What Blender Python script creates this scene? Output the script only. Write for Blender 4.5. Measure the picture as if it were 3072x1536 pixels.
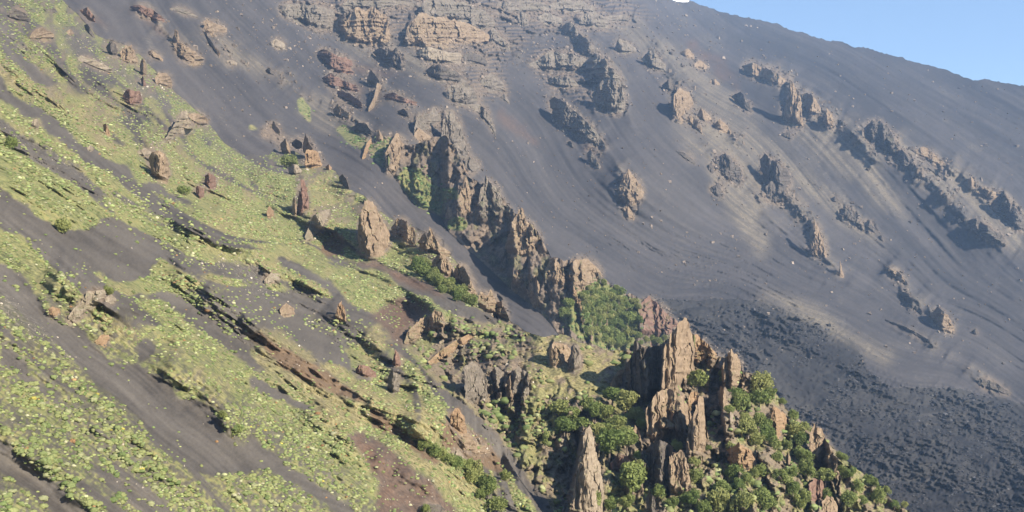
import bpy, math, random
import numpy as np

# ------------------------------------------------------------------ camera, sky, sun, exposure
scene = bpy.context.scene
for o in list(bpy.data.objects):
    bpy.data.objects.remove(o)
F = 3294.0                                   # focal length in photograph pixels (3072 wide)
PITCH = math.atan(114.0 / F)
cam_data = bpy.data.cameras.new('camera')
cam_data.sensor_width = 36.0
cam_data.lens = 36.0 * F / 3072.0
cam_data.clip_start = 1.0
cam_data.clip_end = 60000.0
cam = bpy.data.objects.new('camera', cam_data)
scene.collection.objects.link(cam)
cam.location = (0, 0, 0)
cam.rotation_euler = (math.pi / 2 + PITCH, 0, 0)
scene.camera = cam

SUN_AZ = math.radians(128.0)                 # clockwise from +Y (view direction): right and a little behind
SUN_EL = math.radians(30.0)
world = bpy.data.worlds.new('World')
scene.world = world
world.use_nodes = True
wn = world.node_tree.nodes
wn.clear()
sky = wn.new('ShaderNodeTexSky')
sky.sky_type = 'NISHITA'
sky.sun_disc = False
sky.sun_elevation = SUN_EL
sky.sun_rotation = SUN_AZ
sky.altitude = 1900.0
sky.air_density = 1.0
sky.dust_density = 0.6
sky.ozone_density = 1.3
bg = wn.new('ShaderNodeBackground')
bg.inputs['Strength'].default_value = 0.095
wo = wn.new('ShaderNodeOutputWorld')
world.node_tree.links.new(sky.outputs[0], bg.inputs[0])
world.node_tree.links.new(bg.outputs[0], wo.inputs[0])

sun_data = bpy.data.lights.new('sun', 'SUN')
sun_data.energy = 5.0
sun_data.angle = math.radians(0.53)
sun_data.color = (1.0, 0.87, 0.68)
sun = bpy.data.objects.new('sun', sun_data)
scene.collection.objects.link(sun)
sun.rotation_euler = (math.pi / 2 - SUN_EL, 0, math.pi - SUN_AZ)
sun.location = (600, -400, 500)

scene.view_settings.view_transform = 'Standard'
scene.view_settings.look = 'None'
scene.view_settings.gamma = 1.0
scene.view_settings.exposure = 1.25
scene.view_settings.use_curve_mapping = False

HAZE_DENSITY = 0.000085

# ------------------------------------------------------------------ numeric helpers
rng = np.random.default_rng(7)
random.seed(7)
CP, SP = math.cos(PITCH), math.sin(PITCH)


def unproj(X, Y, D):
    """photograph pixel + depth in metres along the camera axis -> world point"""
    u = (np.asarray(X, float) - 1536.0) / F
    w = (768.0 - np.asarray(Y, float)) / F
    D = np.asarray(D, float)
    return np.stack([u * D, (CP - SP * w) * D, (SP + CP * w) * D], -1)


def hash3(i, j, k):
    h = (i.astype(np.int64) * 374761393 + j.astype(np.int64) * 668265263 + k.astype(np.int64) * 2147483647) & 0xffffffff
    h = ((h ^ (h >> 13)) * 1274126177) & 0xffffffff
    h = ((h ^ (h >> 16)) * 2246822519) & 0xffffffff
    return ((h ^ (h >> 15)) & 0xffff) / 65535.0


def vnoise(x, y, z=None):
    """value noise in -1..1"""
    x = np.asarray(x, float); y = np.asarray(y, float)
    z = np.zeros_like(x) if z is None else np.asarray(z, float)
    x0 = np.floor(x); y0 = np.floor(y); z0 = np.floor(z)
    fx = x - x0; fy = y - y0; fz = z - z0
    fx = fx * fx * fx * (fx * (fx * 6 - 15) + 10)
    fy = fy * fy * fy * (fy * (fy * 6 - 15) + 10)
    fz = fz * fz * fz * (fz * (fz * 6 - 15) + 10)
    def L(a, b, t): return a + (b - a) * t
    r = L(L(L(hash3(x0, y0, z0), hash3(x0 + 1, y0, z0), fx), L(hash3(x0, y0 + 1, z0), hash3(x0 + 1, y0 + 1, z0), fx), fy),
          L(L(hash3(x0, y0, z0 + 1), hash3(x0 + 1, y0, z0 + 1), fx), L(hash3(x0, y0 + 1, z0 + 1), hash3(x0 + 1, y0 + 1, z0 + 1), fx), fy), fz)
    return r * 2 - 1


def fbm(x, y, z=None, oct=4, gain=0.5):
    s = 0; a = 1; t = 0
    z = np.zeros_like(np.asarray(x, float)) if z is None else z
    for i in range(oct):
        s = s + a * vnoise(x * 2 ** i + 17.3 * i, y * 2 ** i - 9.1 * i, z * 2 ** i + 3.7 * i); t += a; a *= gain
    return s / t


def ridged(x, y, z=None, oct=4, gain=0.55):
    s = 0; a = 1; t = 0
    z = np.zeros_like(np.asarray(x, float)) if z is None else z
    for i in range(oct):
        n = 1 - np.abs(vnoise(x * 2 ** i + 11.3 * i, y * 2 ** i - 5.1 * i, z * 2 ** i + 7.7 * i)); s = s + a * n * n; t += a; a *= gain
    return s / t


def smooth(a, b, x):
    t = np.clip((x - a) / (b - a), 0, 1)
    return t * t * (3 - 2 * t)


class TPS:
    def __init__(self, pts, vals, lam=1e-3):
        self.p = np.array(pts, float) / 1000.0
        n = len(self.p)
        K = self.k(np.linalg.norm(self.p[:, None] - self.p[None], axis=-1)) + lam * np.eye(n)
        Pm = np.c_[np.ones(n), self.p]
        A = np.zeros((n + 3, n + 3)); A[:n, :n] = K; A[:n, n:] = Pm; A[n:, :n] = Pm.T
        self.w = np.linalg.solve(A, np.r_[np.array(vals, float), 0, 0, 0])
    @staticmethod
    def k(r):
        return np.where(r > 1e-9, r * r * np.log(np.maximum(r, 1e-9)), 0)
    def __call__(self, X, Y):
        X = np.asarray(X, float); Y = np.asarray(Y, float)
        sh = X.shape; x = X.ravel() / 1000.0; y = Y.ravel() / 1000.0
        out = self.w[-3] + self.w[-2] * x + self.w[-1] * y
        for (px, py), w in zip(self.p, self.w[:-3]):
            r2 = (x - px) ** 2 + (y - py) ** 2
            out += w * 0.5 * r2 * np.log(np.maximum(r2, 1e-18))
        return out.reshape(sh)


ZO = {1: (0, 0), 2: (750, 0), 3: (1500, 0), 4: (2272, 0), 5: (0, 768), 6: (750, 768), 7: (1500, 768), 8: (2272, 768)}
ZS = 800.0 / 1342.0


def zp(zone, pts):
    ox, oy = ZO[zone]
    return [(ox + x * ZS, oy + y * ZS) for x, y in pts]


# masks live on a coarse raster over the photograph frame plus a margin
MX0, MY0, MST = -450.0, -350.0, 3.0
MW, MH = 1320, 760
mgx, mgy = np.meshgrid(MX0 + MST * np.arange(MW), MY0 + MST * np.arange(MH))
warpx = 9 * fbm(mgx / 60, mgy / 60, oct=3) + 4 * vnoise(mgx / 14, mgy / 14)
warpy = 9 * fbm(mgx / 60 + 50, mgy / 60, oct=3) + 4 * vnoise(mgx / 14 + 50, mgy / 14)


def poly_mask(polys, warp=1.0):
    m = np.zeros((MH, MW))
    for P in polys:
        P = np.array(P, float)
        i0 = max(0, int((P[:, 0].min() - 30 - MX0) / MST)); i1 = min(MW, int((P[:, 0].max() + 30 - MX0) / MST) + 1)
        j0 = max(0, int((P[:, 1].min() - 30 - MY0) / MST)); j1 = min(MH, int((P[:, 1].max() + 30 - MY0) / MST) + 1)
        if i1 <= i0 or j1 <= j0: continue
        x = (mgx + warp * warpx)[j0:j1, i0:i1]; y = (mgy + warp * warpy)[j0:j1, i0:i1]
        ins = np.zeros(x.shape, bool)
        for (x1, y1), (x2, y2) in zip(P, np.roll(P, -1, 0)):
            c = ((y1 > y) != (y2 > y)) & (x < (x2 - x1) * (y - y1) / (y2 - y1 + 1e-12) + x1)
            ins ^= c
        m[j0:j1, i0:i1] = np.maximum(m[j0:j1, i0:i1], ins)
    return m


def blur(m, r, n=2):
    for _ in range(n):
        for ax in (0, 1):
            pad = [(0, 0), (0, 0)]; pad[ax] = (r + 1, r)
            c = np.cumsum(np.pad(m, pad, mode='edge'), axis=ax)
            a = np.take(c, range(2 * r + 1, c.shape[ax]), axis=ax); b = np.take(c, range(0, c.shape[ax] - 2 * r - 1), axis=ax)
            m = (a - b) / (2 * r + 1)
    return m


def look(m, X, Y):
    fx = np.clip((np.asarray(X, float) - MX0) / MST, 0, MW - 1.001); fy = np.clip((np.asarray(Y, float) - MY0) / MST, 0, MH - 1.001)
    i = fx.astype(int); j = fy.astype(int); a = fx - i; b = fy - j
    return (m[j, i] * (1 - a) + m[j, i + 1] * a) * (1 - b) + (m[j + 1, i] * (1 - a) + m[j + 1, i + 1] * a) * b


def fn(pts):
    a = np.array(pts, float)
    return lambda x: np.interp(x, a[:, 0], a[:, 1])


def link(o, parent=None):
    scene.collection.objects.link(o)
    if parent is not None: o.parent = parent
    return o


def np_mesh(name, V, faces, mat, attrs=None, smooth_shade=False):
    """faces: (n,4) int array (a repeated last index makes a triangle) or (n,3)"""
    me = bpy.data.meshes.new(name)
    faces = np.asarray(faces, np.int32)
    n, k = faces.shape
    me.vertices.add(len(V)); me.vertices.foreach_set('co', np.asarray(V, np.float32).ravel())
    me.loops.add(n * k); me.loops.foreach_set('vertex_index', faces.ravel())
    me.polygons.add(n)
    me.polygons.foreach_set('loop_start', np.arange(0, n * k, k, dtype=np.int32))
    me.polygons.foreach_set('loop_total', np.full(n, k, np.int32))
    me.polygons.foreach_set('use_smooth', np.full(n, smooth_shade, bool))
    for an, av in (attrs or {}).items():
        av = np.asarray(av, np.float32)
        if av.ndim == 1:
            me.attributes.new(an, 'FLOAT', 'POINT').data.foreach_set('value', av)
        else:
            me.attributes.new(an, 'FLOAT_COLOR', 'POINT').data.foreach_set('color', np.c_[av, np.ones(len(av))].astype(np.float32).ravel())
    me.materials.append(mat)
    me.update(calc_edges=True)
    me.validate()
    return me


def tag(o, label=None, cat=None, group=None, kind=None):
    if label: o['label'] = label
    if cat: o['category'] = cat
    if group: o['group'] = group
    if kind: o['kind'] = kind
    return o


# ------------------------------------------------------------------ materials
class MB:
    def __init__(self, name, rough=0.9):
        self.m = bpy.data.materials.new(name); self.m.use_nodes = True
        self.t = self.m.node_tree; self.n = self.t.nodes
        self.b = self.n['Principled BSDF']; self.b.inputs['Roughness'].default_value = rough
        self.b.inputs['Specular IOR Level'].default_value = 0.095
    def attr(self, a): x = self.n.new('ShaderNodeAttribute'); x.attribute_name = a; return x.outputs['Fac']
    def attrc(self, a): x = self.n.new('ShaderNodeAttribute'); x.attribute_name = a; return x.outputs['Color']
    def noise(self, scale, detail=4, rough=0.6, dist=0.0, coord='Object', sc=(1, 1, 1)):
        tc = self.n.new('ShaderNodeTexCoord'); mp = self.n.new('ShaderNodeMapping'); mp.inputs['Scale'].default_value = sc
        x = self.n.new('ShaderNodeTexNoise'); x.inputs['Scale'].default_value = scale; x.inputs['Detail'].default_value = detail
        x.inputs['Roughness'].default_value = rough; x.inputs['Distortion'].default_value = dist
        self.t.links.new(tc.outputs[coord], mp.inputs[0]); self.t.links.new(mp.outputs[0], x.inputs['Vector']); return x.outputs['Fac']
    def ramp(self, fac, stops):
        x = self.n.new('ShaderNodeValToRGB'); e = x.color_ramp.elements
        while len(e) < len(stops): e.new(0.5)
        for q, (p, c) in zip(e, stops):
            q.position = p; q.color = (*c, 1) if len(c) == 3 else c
        self.t.links.new(fac, x.inputs[0]); return x.outputs[0]
    def mix(self, fac, a, b, mode='MIX'):
        x = self.n.new('ShaderNodeMix'); x.data_type = 'RGBA'; x.blend_type = mode
        for k, v in ((0, fac), (6, a), (7, b)):
            if isinstance(v, (int, float)): x.inputs[k].default_value = v
            elif isinstance(v, tuple): x.inputs[k].default_value = (*v, 1)
            else: self.t.links.new(v, x.inputs[k])
        return x.outputs[2]
    def math(self, op, a, b=0.0, clamp=False):
        x = self.n.new('ShaderNodeMath'); x.operation = op; x.use_clamp = clamp
        for k, v in ((0, a), (1, b)):
            if isinstance(v, (int, float)): x.inputs[k].default_value = v
            else: self.t.links.new(v, x.inputs[k])
        return x.outputs[0]
    def rand(self): x = self.n.new('ShaderNodeObjectInfo'); return x.outputs['Random']
    def color(self, c):
        if isinstance(c, tuple): self.b.inputs['Base Color'].default_value = (*c, 1)
        else: self.t.links.new(c, self.b.inputs['Base Color'])
    def bump(self, h, strength=0.5, dist=0.3):
        x = self.n.new('ShaderNodeBump'); x.inputs['Strength'].default_value = strength; x.inputs['Distance'].default_value = dist
        self.t.links.new(h, x.inputs['Height']); self.t.links.new(x.outputs[0], self.b.inputs['Normal'])


def terrain_material(name, ash, ash_hi, veg, veg_hi, grain):
    """volcanic ash, gravel, vegetation, red scoria and bare rock, mixed by masks stored on the ground"""
    b = MB(name, 0.95)
    n1 = b.noise(grain, 6, 0.65); n2 = b.noise(grain * 0.13, 5, 0.6); n3 = b.noise(grain * 3.7, 3, 0.7)
    st = b.attr('streak')
    f = b.math('ADD', b.math('MULTIPLY', st, 0.75), b.math('MULTIPLY', n1, 0.3))
    c = b.ramp(f, [(0.15, ash), (0.85, ash_hi)])
    c = b.mix(b.attr('tan'), c, b.ramp(n1, [(0.35, (0.095, 0.084, 0.07)), (0.65, (0.16, 0.141, 0.115))]))
    c = b.mix(b.attr('gravel'), c, b.ramp(n1, [(0.35, (0.05, 0.047, 0.045)), (0.56, (0.10, 0.092, 0.082)), (0.68, (0.2, 0.185, 0.165))]))
    c = b.mix(b.attr('red'), c, b.ramp(n1, [(0.36, (0.062, 0.042, 0.034)), (0.62, (0.128, 0.085, 0.064))]))
    c = b.mix(b.attr('brown'), c, b.ramp(n1, [(0.3, (0.08, 0.055, 0.038)), (0.7, (0.15, 0.11, 0.075))]))
    v = b.ramp(b.math('ADD', b.math('MULTIPLY', n1, 0.6), b.math('MULTIPLY', n2, 0.4)), [(0.41, veg), (0.50, veg_hi), (0.59, (veg_hi[0] * 1.22, veg_hi[1] * 1.05, veg_hi[2] * 1.05))])
    v = b.mix(b.attr('dry'), v, b.ramp(n1, [(0.41, (0.10, 0.09, 0.046)), (0.58, (0.235, 0.208, 0.112))]))
    c = b.mix(b.attr('veg'), c, v)
    c = b.mix(b.attr('rock'), c, b.ramp(n1, [(0.3, (0.075, 0.06, 0.05)), (0.55, (0.15, 0.12, 0.095)), (0.75, (0.22, 0.18, 0.145))]))
    c = b.mix(0.35, c, b.ramp(n3, [(0.25, (0.3, 0.3, 0.3)), (0.75, (0.7, 0.7, 0.7))]), 'OVERLAY')
    b.color(c)
    b.bump(b.math('ADD', b.math('MULTIPLY', n1, 0.7), b.math('MULTIPLY', n3, 0.3)), 0.6, 0.6 / grain * 0.25)
    return b.m


def rock_material(name, lo, mid, hi, scale):
    b = MB(name, 0.92)
    n1 = b.noise(scale, 6, 0.68, 0.4); n2 = b.noise(scale * 0.22, 4, 0.6, 0.6, sc=(1, 1, 1.2)); n3 = b.noise(scale * 2.2, 4, 0.7, sc=(1, 1, 0.25))
    f = b.math('ADD', b.math('MULTIPLY', n1, 0.45), b.math('ADD', b.math('MULTIPLY', n2, 0.35), b.math('MULTIPLY', n3, 0.2)))
    c = b.ramp(f, [(0.33, lo), (0.5, mid), (0.66, hi)])
    # a little lichen and grass on ledges
    g = b.n.new('ShaderNodeNewGeometry'); s = b.n.new('ShaderNodeSeparateXYZ'); b.t.links.new(g.outputs['Normal'], s.inputs[0])
    up = b.math('MULTIPLY', b.math('SUBTRACT', s.outputs[2], 0.5), 3.0, True)
    c = b.mix(b.math('MULTIPLY', up, b.math('MULTIPLY', b.attr('moss'), n1)), c, (0.10, 0.115, 0.045))
    b.color(c)
    b.bump(b.math('ADD', n1, n3), 0.8, 0.5 / scale)
    return b.m


ASH_LO, ASH_HI = (0.036, 0.0355, 0.040), (0.076, 0.0715, 0.0745)
mat_near = terrain_material('ash_and_grass_slope', (0.042, 0.039, 0.038), (0.10, 0.092, 0.085), (0.064, 0.078, 0.034), (0.142, 0.155, 0.07), 0.9)
mat_far = terrain_material('scree_slope', ASH_LO, ASH_HI, (0.085, 0.105, 0.05), (0.15, 0.165, 0.075), 0.22)
mat_ridge = terrain_material('rocky_ridge_ground', ASH_LO, ASH_HI, (0.075, 0.092, 0.036), (0.13, 0.14, 0.06), 0.35)
mat_lava = terrain_material('lava_field_ground', (0.015, 0.015, 0.018), (0.043, 0.042, 0.043), (0.06, 0.075, 0.03), (0.12, 0.13, 0.06), 0.25)
ROCKS = {
    'brown': ((0.115, 0.083, 0.058), (0.215, 0.163, 0.117), (0.32, 0.255, 0.19)),
    'red': ((0.09, 0.055, 0.045), (0.165, 0.105, 0.085), (0.25, 0.175, 0.14)),
    'orange': ((0.13, 0.085, 0.053), (0.23, 0.157, 0.10), (0.33, 0.245, 0.17)),
    'grey': ((0.075, 0.067, 0.06), (0.155, 0.135, 0.115), (0.26, 0.225, 0.19)),
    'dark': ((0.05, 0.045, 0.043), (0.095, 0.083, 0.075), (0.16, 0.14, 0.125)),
    'tan': ((0.13, 0.10, 0.075), (0.23, 0.19, 0.145), (0.33, 0.28, 0.225)),
    'pale': ((0.13, 0.105, 0.083), (0.225, 0.19, 0.15), (0.31, 0.27, 0.22)),
}
rock_mats = {}
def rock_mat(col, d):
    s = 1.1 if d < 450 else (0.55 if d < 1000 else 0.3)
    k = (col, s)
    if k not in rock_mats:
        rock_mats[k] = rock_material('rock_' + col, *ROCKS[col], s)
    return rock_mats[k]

# ------------------------------------------------------------------ the ground: control points (photo pixel, depth in metres)
B_CTRL = [(-300, -200, 1000), (0, 0, 930), (226, 36, 960), (350, 0, 1100), (512, 262, 900), (700, 150, 1250), (600, 400, 880),
          (745, 471, 850), (1000, 480, 960), (1096, 590, 830), (1200, 600, 920), (1300, 700, 860), (1400, 740, 880), (1450, 850, 830),
          (1600, 910, 820), (1673, 994, 790), (1550, 960, 780), (0, 700, 760), (-300, 1200, 650), (0, 1500, 640), (800, 1000, 680), (1400, 1500, 640),
          (2000, 1500, 680), (850, 100, 1500), (1130, 100, 1700), (1130, 200, 1600), (1000, 330, 1250), (1190, 411, 1050),
          (1300, 300, 1350), (1500, 300, 1750), (1350, 0, 2100), (1700, 30, 2700), (1700, -150, 3300), (2050, 0, 4000),
          (1850, 150, 2400), (2200, 180, 2900), (2500, 110, 3800), (2800, 200, 3400), (3072, 255, 3100), (3400, 330, 2900),
          (1880, 560, 1500), (1500, 600, 1230), (1700, 750, 1250), (1850, 850, 1250), (2000, 900, 1300), (2050, 300, 2100),
          (2400, 300, 2500), (2442, 720, 1800), (2650, 400, 2250), (3000, 620, 2100), (2850, 750, 1900), (3072, 900, 1700),
          (2300, 1000, 1250), (2700, 950, 1550), (3072, 1200, 1300), (2700, 1200, 1100), (2400, 1250, 950), (3072, 1536, 750),
          (2700, 1536, 720), (3400, 1700, 600), (2300, 1600, 650), (800, -250, 2000), (3450, 900, 1750)]
tB = TPS([p[:2] for p in B_CTRL], [1000.0 / p[2] for p in B_CTRL], 2e-3)

N_TOP = [(-460, -260), (0, -120), (150, -40), (226, 36), (298, 113), (381, 137), (430, 173), (512, 262), (566, 310), (620, 358), (673, 429),
         (745, 471), (770, 440), (800, 400), (830, 395), (870, 450), (930, 475), (965, 495), (1006, 513), (1045, 566), (1096, 590), (1120, 620), (1179, 660),
         (1215, 663), (1286, 700), (1346, 760), (1382, 800), (1411, 850), (1435, 885), (1474, 890), (1504, 925), (1525, 960), (1577, 994),
         (1631, 1012), (1679, 1003), (1697, 1006), (1738, 1024), (1780, 1036), (1834, 1054), (1881, 1050), (1905, 1026), (1917, 1032),
         (1959, 1044), (2000, 1024), (2030, 990), (2054, 972), (2066, 995), (2096, 1018), (2144, 1064), (2173, 1074), (2194, 1060),
         (2209, 1078), (2227, 1113), (2272, 1130), (2308, 1153), (2332, 1189), (2361, 1231), (2391, 1249), (2421, 1284), (2439, 1282),
         (2475, 1316), (2510, 1356), (2570, 1410), (2630, 1450), (2689, 1510), (2737, 1540), (2800, 1600), (3000, 1780), (3500, 2000)]
ytopN = fn(N_TOP)
N_CTRL = [(300, 300, 640), (550, 500, 580), (0, 300, 365), (0, 600, 220), (0, 900, 160), (0, 1200, 126), (0, 1536, 101), (300, 600, 300),
          (300, 900, 198), (300, 1200, 148), (300, 1536, 115), (600, 700, 370), (600, 1000, 226), (600, 1300, 163), (600, 1536, 134),
          (900, 800, 470), (900, 550, 740), (900, 1100, 263), (900, 1400, 182), (1000, 1536, 170), (1096, 590, 700), (1180, 660, 640),
          (1300, 700, 600), (1100, 900, 450), (1200, 850, 500), (1400, 830, 540), (1525, 965, 500), (1400, 930, 470), (1300, 900, 470),
          (1631, 1012, 412), (1500, 1050, 392), (1350, 1080, 385), (1200, 1050, 385), (1100, 1100, 330), (1300, 1200, 300),
          (1200, 1300, 250), (1450, 1400, 290), (1580, 1536, 262), (1300, 1500, 215), (1738, 1024, 402), (1834, 1054, 396),
          (1950, 1040, 410), (2054, 959, 400), (2194, 1048, 400), (2227, 1113, 395), (2361, 1227, 385), (2475, 1310, 375),
          (2630, 1447, 355), (2737, 1536, 345), (1600, 1200, 350), (1700, 1200, 343), (1800, 1250, 332), (1620, 1400, 312),
          (1700, 1450, 304), (1780, 1500, 285), (1900, 1300, 320), (2000, 1200, 355), (2000, 1400, 305), (2000, 1536, 280),
          (2200, 1300, 335), (2200, 1536, 285), (2400, 1400, 335), (2400, 1536, 305), (2550, 1536, 325), (2900, 1700, 310),
          (-400, 600, 190), (-400, 1536, 84), (0, 1750, 90), (1000, 1750, 150), (2000, 1750, 250), (-300, 200, 330)]
for x in (-300, 0, 150, 226, 298, 381, 430, 512, 566, 620, 673, 745):
    y = float(ytopN(x)); N_CTRL.append((x, y, 0.985 * 1000.0 / float(tB(np.array(x), np.array(y)))))
tN = TPS([p[:2] for p in N_CTRL], [100.0 / p[2] for p in N_CTRL], 1e-3)

R_TOP = [(1150, 470), (1200, 440), (1290, 420), (1334, 400), (1370, 450), (1400, 525), (1440, 550), (1465, 545), (1500, 590), (1545, 645), (1560, 645), (1590, 672),
         (1613, 692), (1650, 765), (1700, 780), (1738, 778), (1780, 799), (1804, 830), (1858, 869), (1905, 892), (1947, 898), (1977, 920),
         (2007, 950), (2042, 968), (2100, 1020), (2200, 1110)]
R_BOT = [(1150, 480), (1185, 530), (1221, 584), (1257, 620), (1322, 648), (1346, 695), (1394, 737), (1470, 805), (1536, 868), (1607, 922), (1643, 958),
         (1673, 998), (1720, 1080), (1900, 1120), (2200, 1180)]
ytopR, ybotR = fn(R_TOP), fn(R_BOT)

# flow lines of the slope: loose material runs down along these
FLOW = [(0, [(0, 1190), (240, 1350), (480, 1536)]), (1, [(0, 835), (240, 1073), (500, 1288), (775, 1536)]),
        (2, [(0, 322), (240, 477), (510, 655), (835, 765), (1145, 885), (1400, 1100)]), (1.5, [(0, 580), (300, 800), (640, 960), (1000, 1200), (1300, 1536)]),
        (3, [(390, 0), (620, 310), (1073, 572), (1370, 835), (1670, 1000)]), (4, [(668, 0), (835, 155), (1073, 358), (1200, 460)]),
        (5, [(990, 95), (1205, 262), (1490, 405), (1670, 656), (2030, 860), (2500, 1020), (2860, 1145)]),
        (4.6, [(2030, 955), (2385, 1073), (2740, 1252), (3072, 1407)]), (4.2, [(2385, 1252), (2740, 1407), (3072, 1536)]),
        (6, [(1550, 155), (1790, 417), (2146, 715), (2385, 835), (2680, 980), (3072, 1190)]),
        (7, [(1908, 120), (2206, 393), (2500, 715), (2800, 940), (3072, 1073)]), (8, [(2027, 72), (2385, 274), (2623, 453), (2860, 715), (3072, 906)]),
        (9, [(2266, 72), (2680, 274), (2920, 417), (3072, 513)]), (2.6, [(250, 240), (550, 520), (800, 640), (1100, 760), (1500, 990)]),
        (3.0, [(1680, 1020), (1640, 1150), (1700, 1400)]), (3.6, [(2060, 990), (2080, 1200), (2150, 1536)]), (3.9, [(2230, 1120), (2400, 1350), (2500, 1536)])]
tC = TPS([p for v, L in FLOW for p in L], [v for v, L in FLOW for p in L], 5e-3)

# ------------------------------------------------------------------ ground cover masks (polygons traced in photograph pixels)
ASH = [zp(1, [(0, 190), (60, 260), (140, 310), (220, 370), (290, 430), (270, 445), (200, 410), (110, 330), (0, 250)]),
       zp(1, [(-300, 200), (0, 400), (90, 480), (200, 560), (320, 650), (430, 740), (520, 780), (700, 890), (850, 970), (1000, 1050), (1140, 1130), (1000, 1075), (850, 1000), (700, 930), (560, 860), (420, 810), (330, 740), (250, 670), (150, 600), (0, 480), (-300, 300)]),
       [(-300, 400), (0, 565), (60, 605), (120, 655), (190, 690), (260, 700), (300, 660), (340, 650), (420, 700), (470, 740), (480, 790), (440, 830), (380, 850), (330, 840), (270, 810), (150, 770), (110, 715), (0, 690), (-300, 500)],
       zp(5, [(-300, -100), (0, 40), (100, 100), (130, 150), (180, 190), (210, 250), (330, 350), (420, 370), (440, 430), (540, 510), (570, 550), (690, 560), (760, 600), (850, 640), (900, 720), (1000, 720), (1060, 760), (1130, 870), (1200, 940), (1340, 1000), (1500, 1150), (1342, 1080), (1250, 1110), (1150, 1080), (1050, 1100), (950, 1060), (850, 960), (760, 900), (690, 830), (600, 740), (520, 680), (450, 620), (400, 550), (320, 460), (250, 410), (160, 320), (90, 260), (0, 200), (-300, 40)]),
       zp(6, [(0, 880), (80, 950), (200, 1070), (330, 1160), (430, 1230), (520, 1288), (640, 1400), (500, 1400), (420, 1288), (300, 1200), (180, 1130), (60, 1070), (-60, 1000)]),
       zp(5, [(0, 450), (60, 500), (150, 590), (250, 650), (330, 720), (420, 770), (380, 770), (280, 700), (160, 640), (50, 570), (0, 540)]),
       zp(5, [(-200, 950), (0, 1030), (80, 1040), (180, 1100), (260, 1170), (330, 1230), (420, 1288), (500, 1400), (380, 1400), (270, 1288), (160, 1190), (80, 1130), (0, 1090)]),
       zp(5, [(590, 190), (700, 200), (860, 195), (960, 255), (1080, 335), (1180, 440), (1342, 560), (1342, 605), (1200, 510), (1080, 410), (950, 320), (830, 240), (700, 230)]),
       zp(5, [(690, 450), (720, 400), (790, 420), (800, 470), (740, 520), (690, 560)]),
       zp(6, [(130, 290), (230, 250), (260, 320), (310, 370), (380, 385), (430, 460), (490, 530), (600, 590), (640, 615), (560, 615), (470, 560), (370, 500), (260, 420), (170, 340)]),
       zp(6, [(150, 0), (230, 40), (350, 110), (430, 160), (520, 240), (640, 320), (600, 325), (500, 265), (400, 185), (330, 135), (220, 75), (130, 15)]),
       zp(6, [(370, -5), (480, 15), (640, 30), (760, 85), (860, 125), (960, 175), (1080, 225), (1200, 295), (1260, 340), (1150, 340), (1050, 290), (930, 230), (830, 190), (760, 165), (700, 95), (600, 55), (480, 45)]),
       zp(6, [(950, 640), (1000, 690), (1080, 750), (1180, 830), (1240, 900), (1290, 980), (1342, 1060), (1420, 1200), (1342, 1110), (1270, 1000), (1200, 950), (1130, 890), (1060, 820), (990, 760)]),
       zp(7, [(-20, 880), (60, 1000), (150, 1130), (280, 1290), (330, 1400), (240, 1400), (190, 1288), (100, 1170), (0, 1020)]),
       zp(1, [(560, 650), (640, 720), (700, 790), (650, 750), (570, 700)]), zp(1, [(950, 640), (1050, 690), (1140, 725), (1040, 715)]),
       zp(1, [(1205, 850), (1240, 880), (1300, 950), (1350, 1000), (1330, 1010), (1260, 950)]),
       zp(6, [(0, 600), (90, 640), (200, 700), (330, 760), (350, 800), (240, 770), (120, 720), (0, 650)]),
       zp(1, [(560, 1180), (700, 1210), (790, 1230), (790, 1300), (600, 1300)])]
GRAVEL = [zp(1, [(-200, 440), (0, 560), (100, 640), (250, 740), (400, 850), (480, 900), (560, 960), (700, 1060), (850, 1110), (960, 1110), (880, 1150), (760, 1110), (600, 1030), (480, 940), (350, 880), (200, 780), (90, 690), (0, 620), (-200, 500)]),
          zp(1, [(150, 60), (400, 110), (500, 210), (480, 300), (600, 330), (700, 400), (800, 450), (900, 560), (850, 560), (700, 490), (600, 440), (560, 385), (480, 355), (350, 290), (250, 220)]),
          zp(5, [(1000, 0), (1100, 60), (1230, 160), (1290, 230), (1342, 260), (1342, 60), (1250, 0)]),
          zp(5, [(-100, 130), (0, 170), (120, 260), (260, 400), (420, 560), (330, 530), (180, 420), (60, 330), (-100, 250)])]
RED = [zp(6, [(480, 15), (640, 30), (760, 85), (860, 125), (960, 175), (1000, 215), (880, 175), (780, 150), (700, 95), (600, 55)]),
       zp(6, [(480, 900), (560, 880), (640, 930), (760, 1010), (900, 1120), (1010, 1240), (1100, 1340), (640, 1340), (640, 1150), (560, 1000)]),
       zp(6, [(600, 310), (700, 230), (780, 195), (890, 255), (910, 295), (830, 350), (790, 450), (740, 430), (690, 375)])]
BROWN = [zp(6, [(-30, 385), (60, 385), (130, 440), (250, 500), (400, 585), (520, 675), (610, 745), (540, 735), (440, 695), (330, 655), (230, 605), (150, 555), (60, 460)]),
         zp(6, [(600, 780), (640, 770), (700, 830), (760, 880), (850, 950), (960, 1040), (940, 1060), (820, 970), (700, 900), (610, 860)]),
         zp(6, [(960, 870), (1000, 780), (1060, 760), (1090, 860), (1200, 950), (1290, 1040), (1280, 1100), (1180, 1060), (1080, 1010), (980, 960)]),
         zp(2, [(350, 1240), (420, 1160), (470, 1180), (480, 1288), (400, 1288)])]
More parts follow.
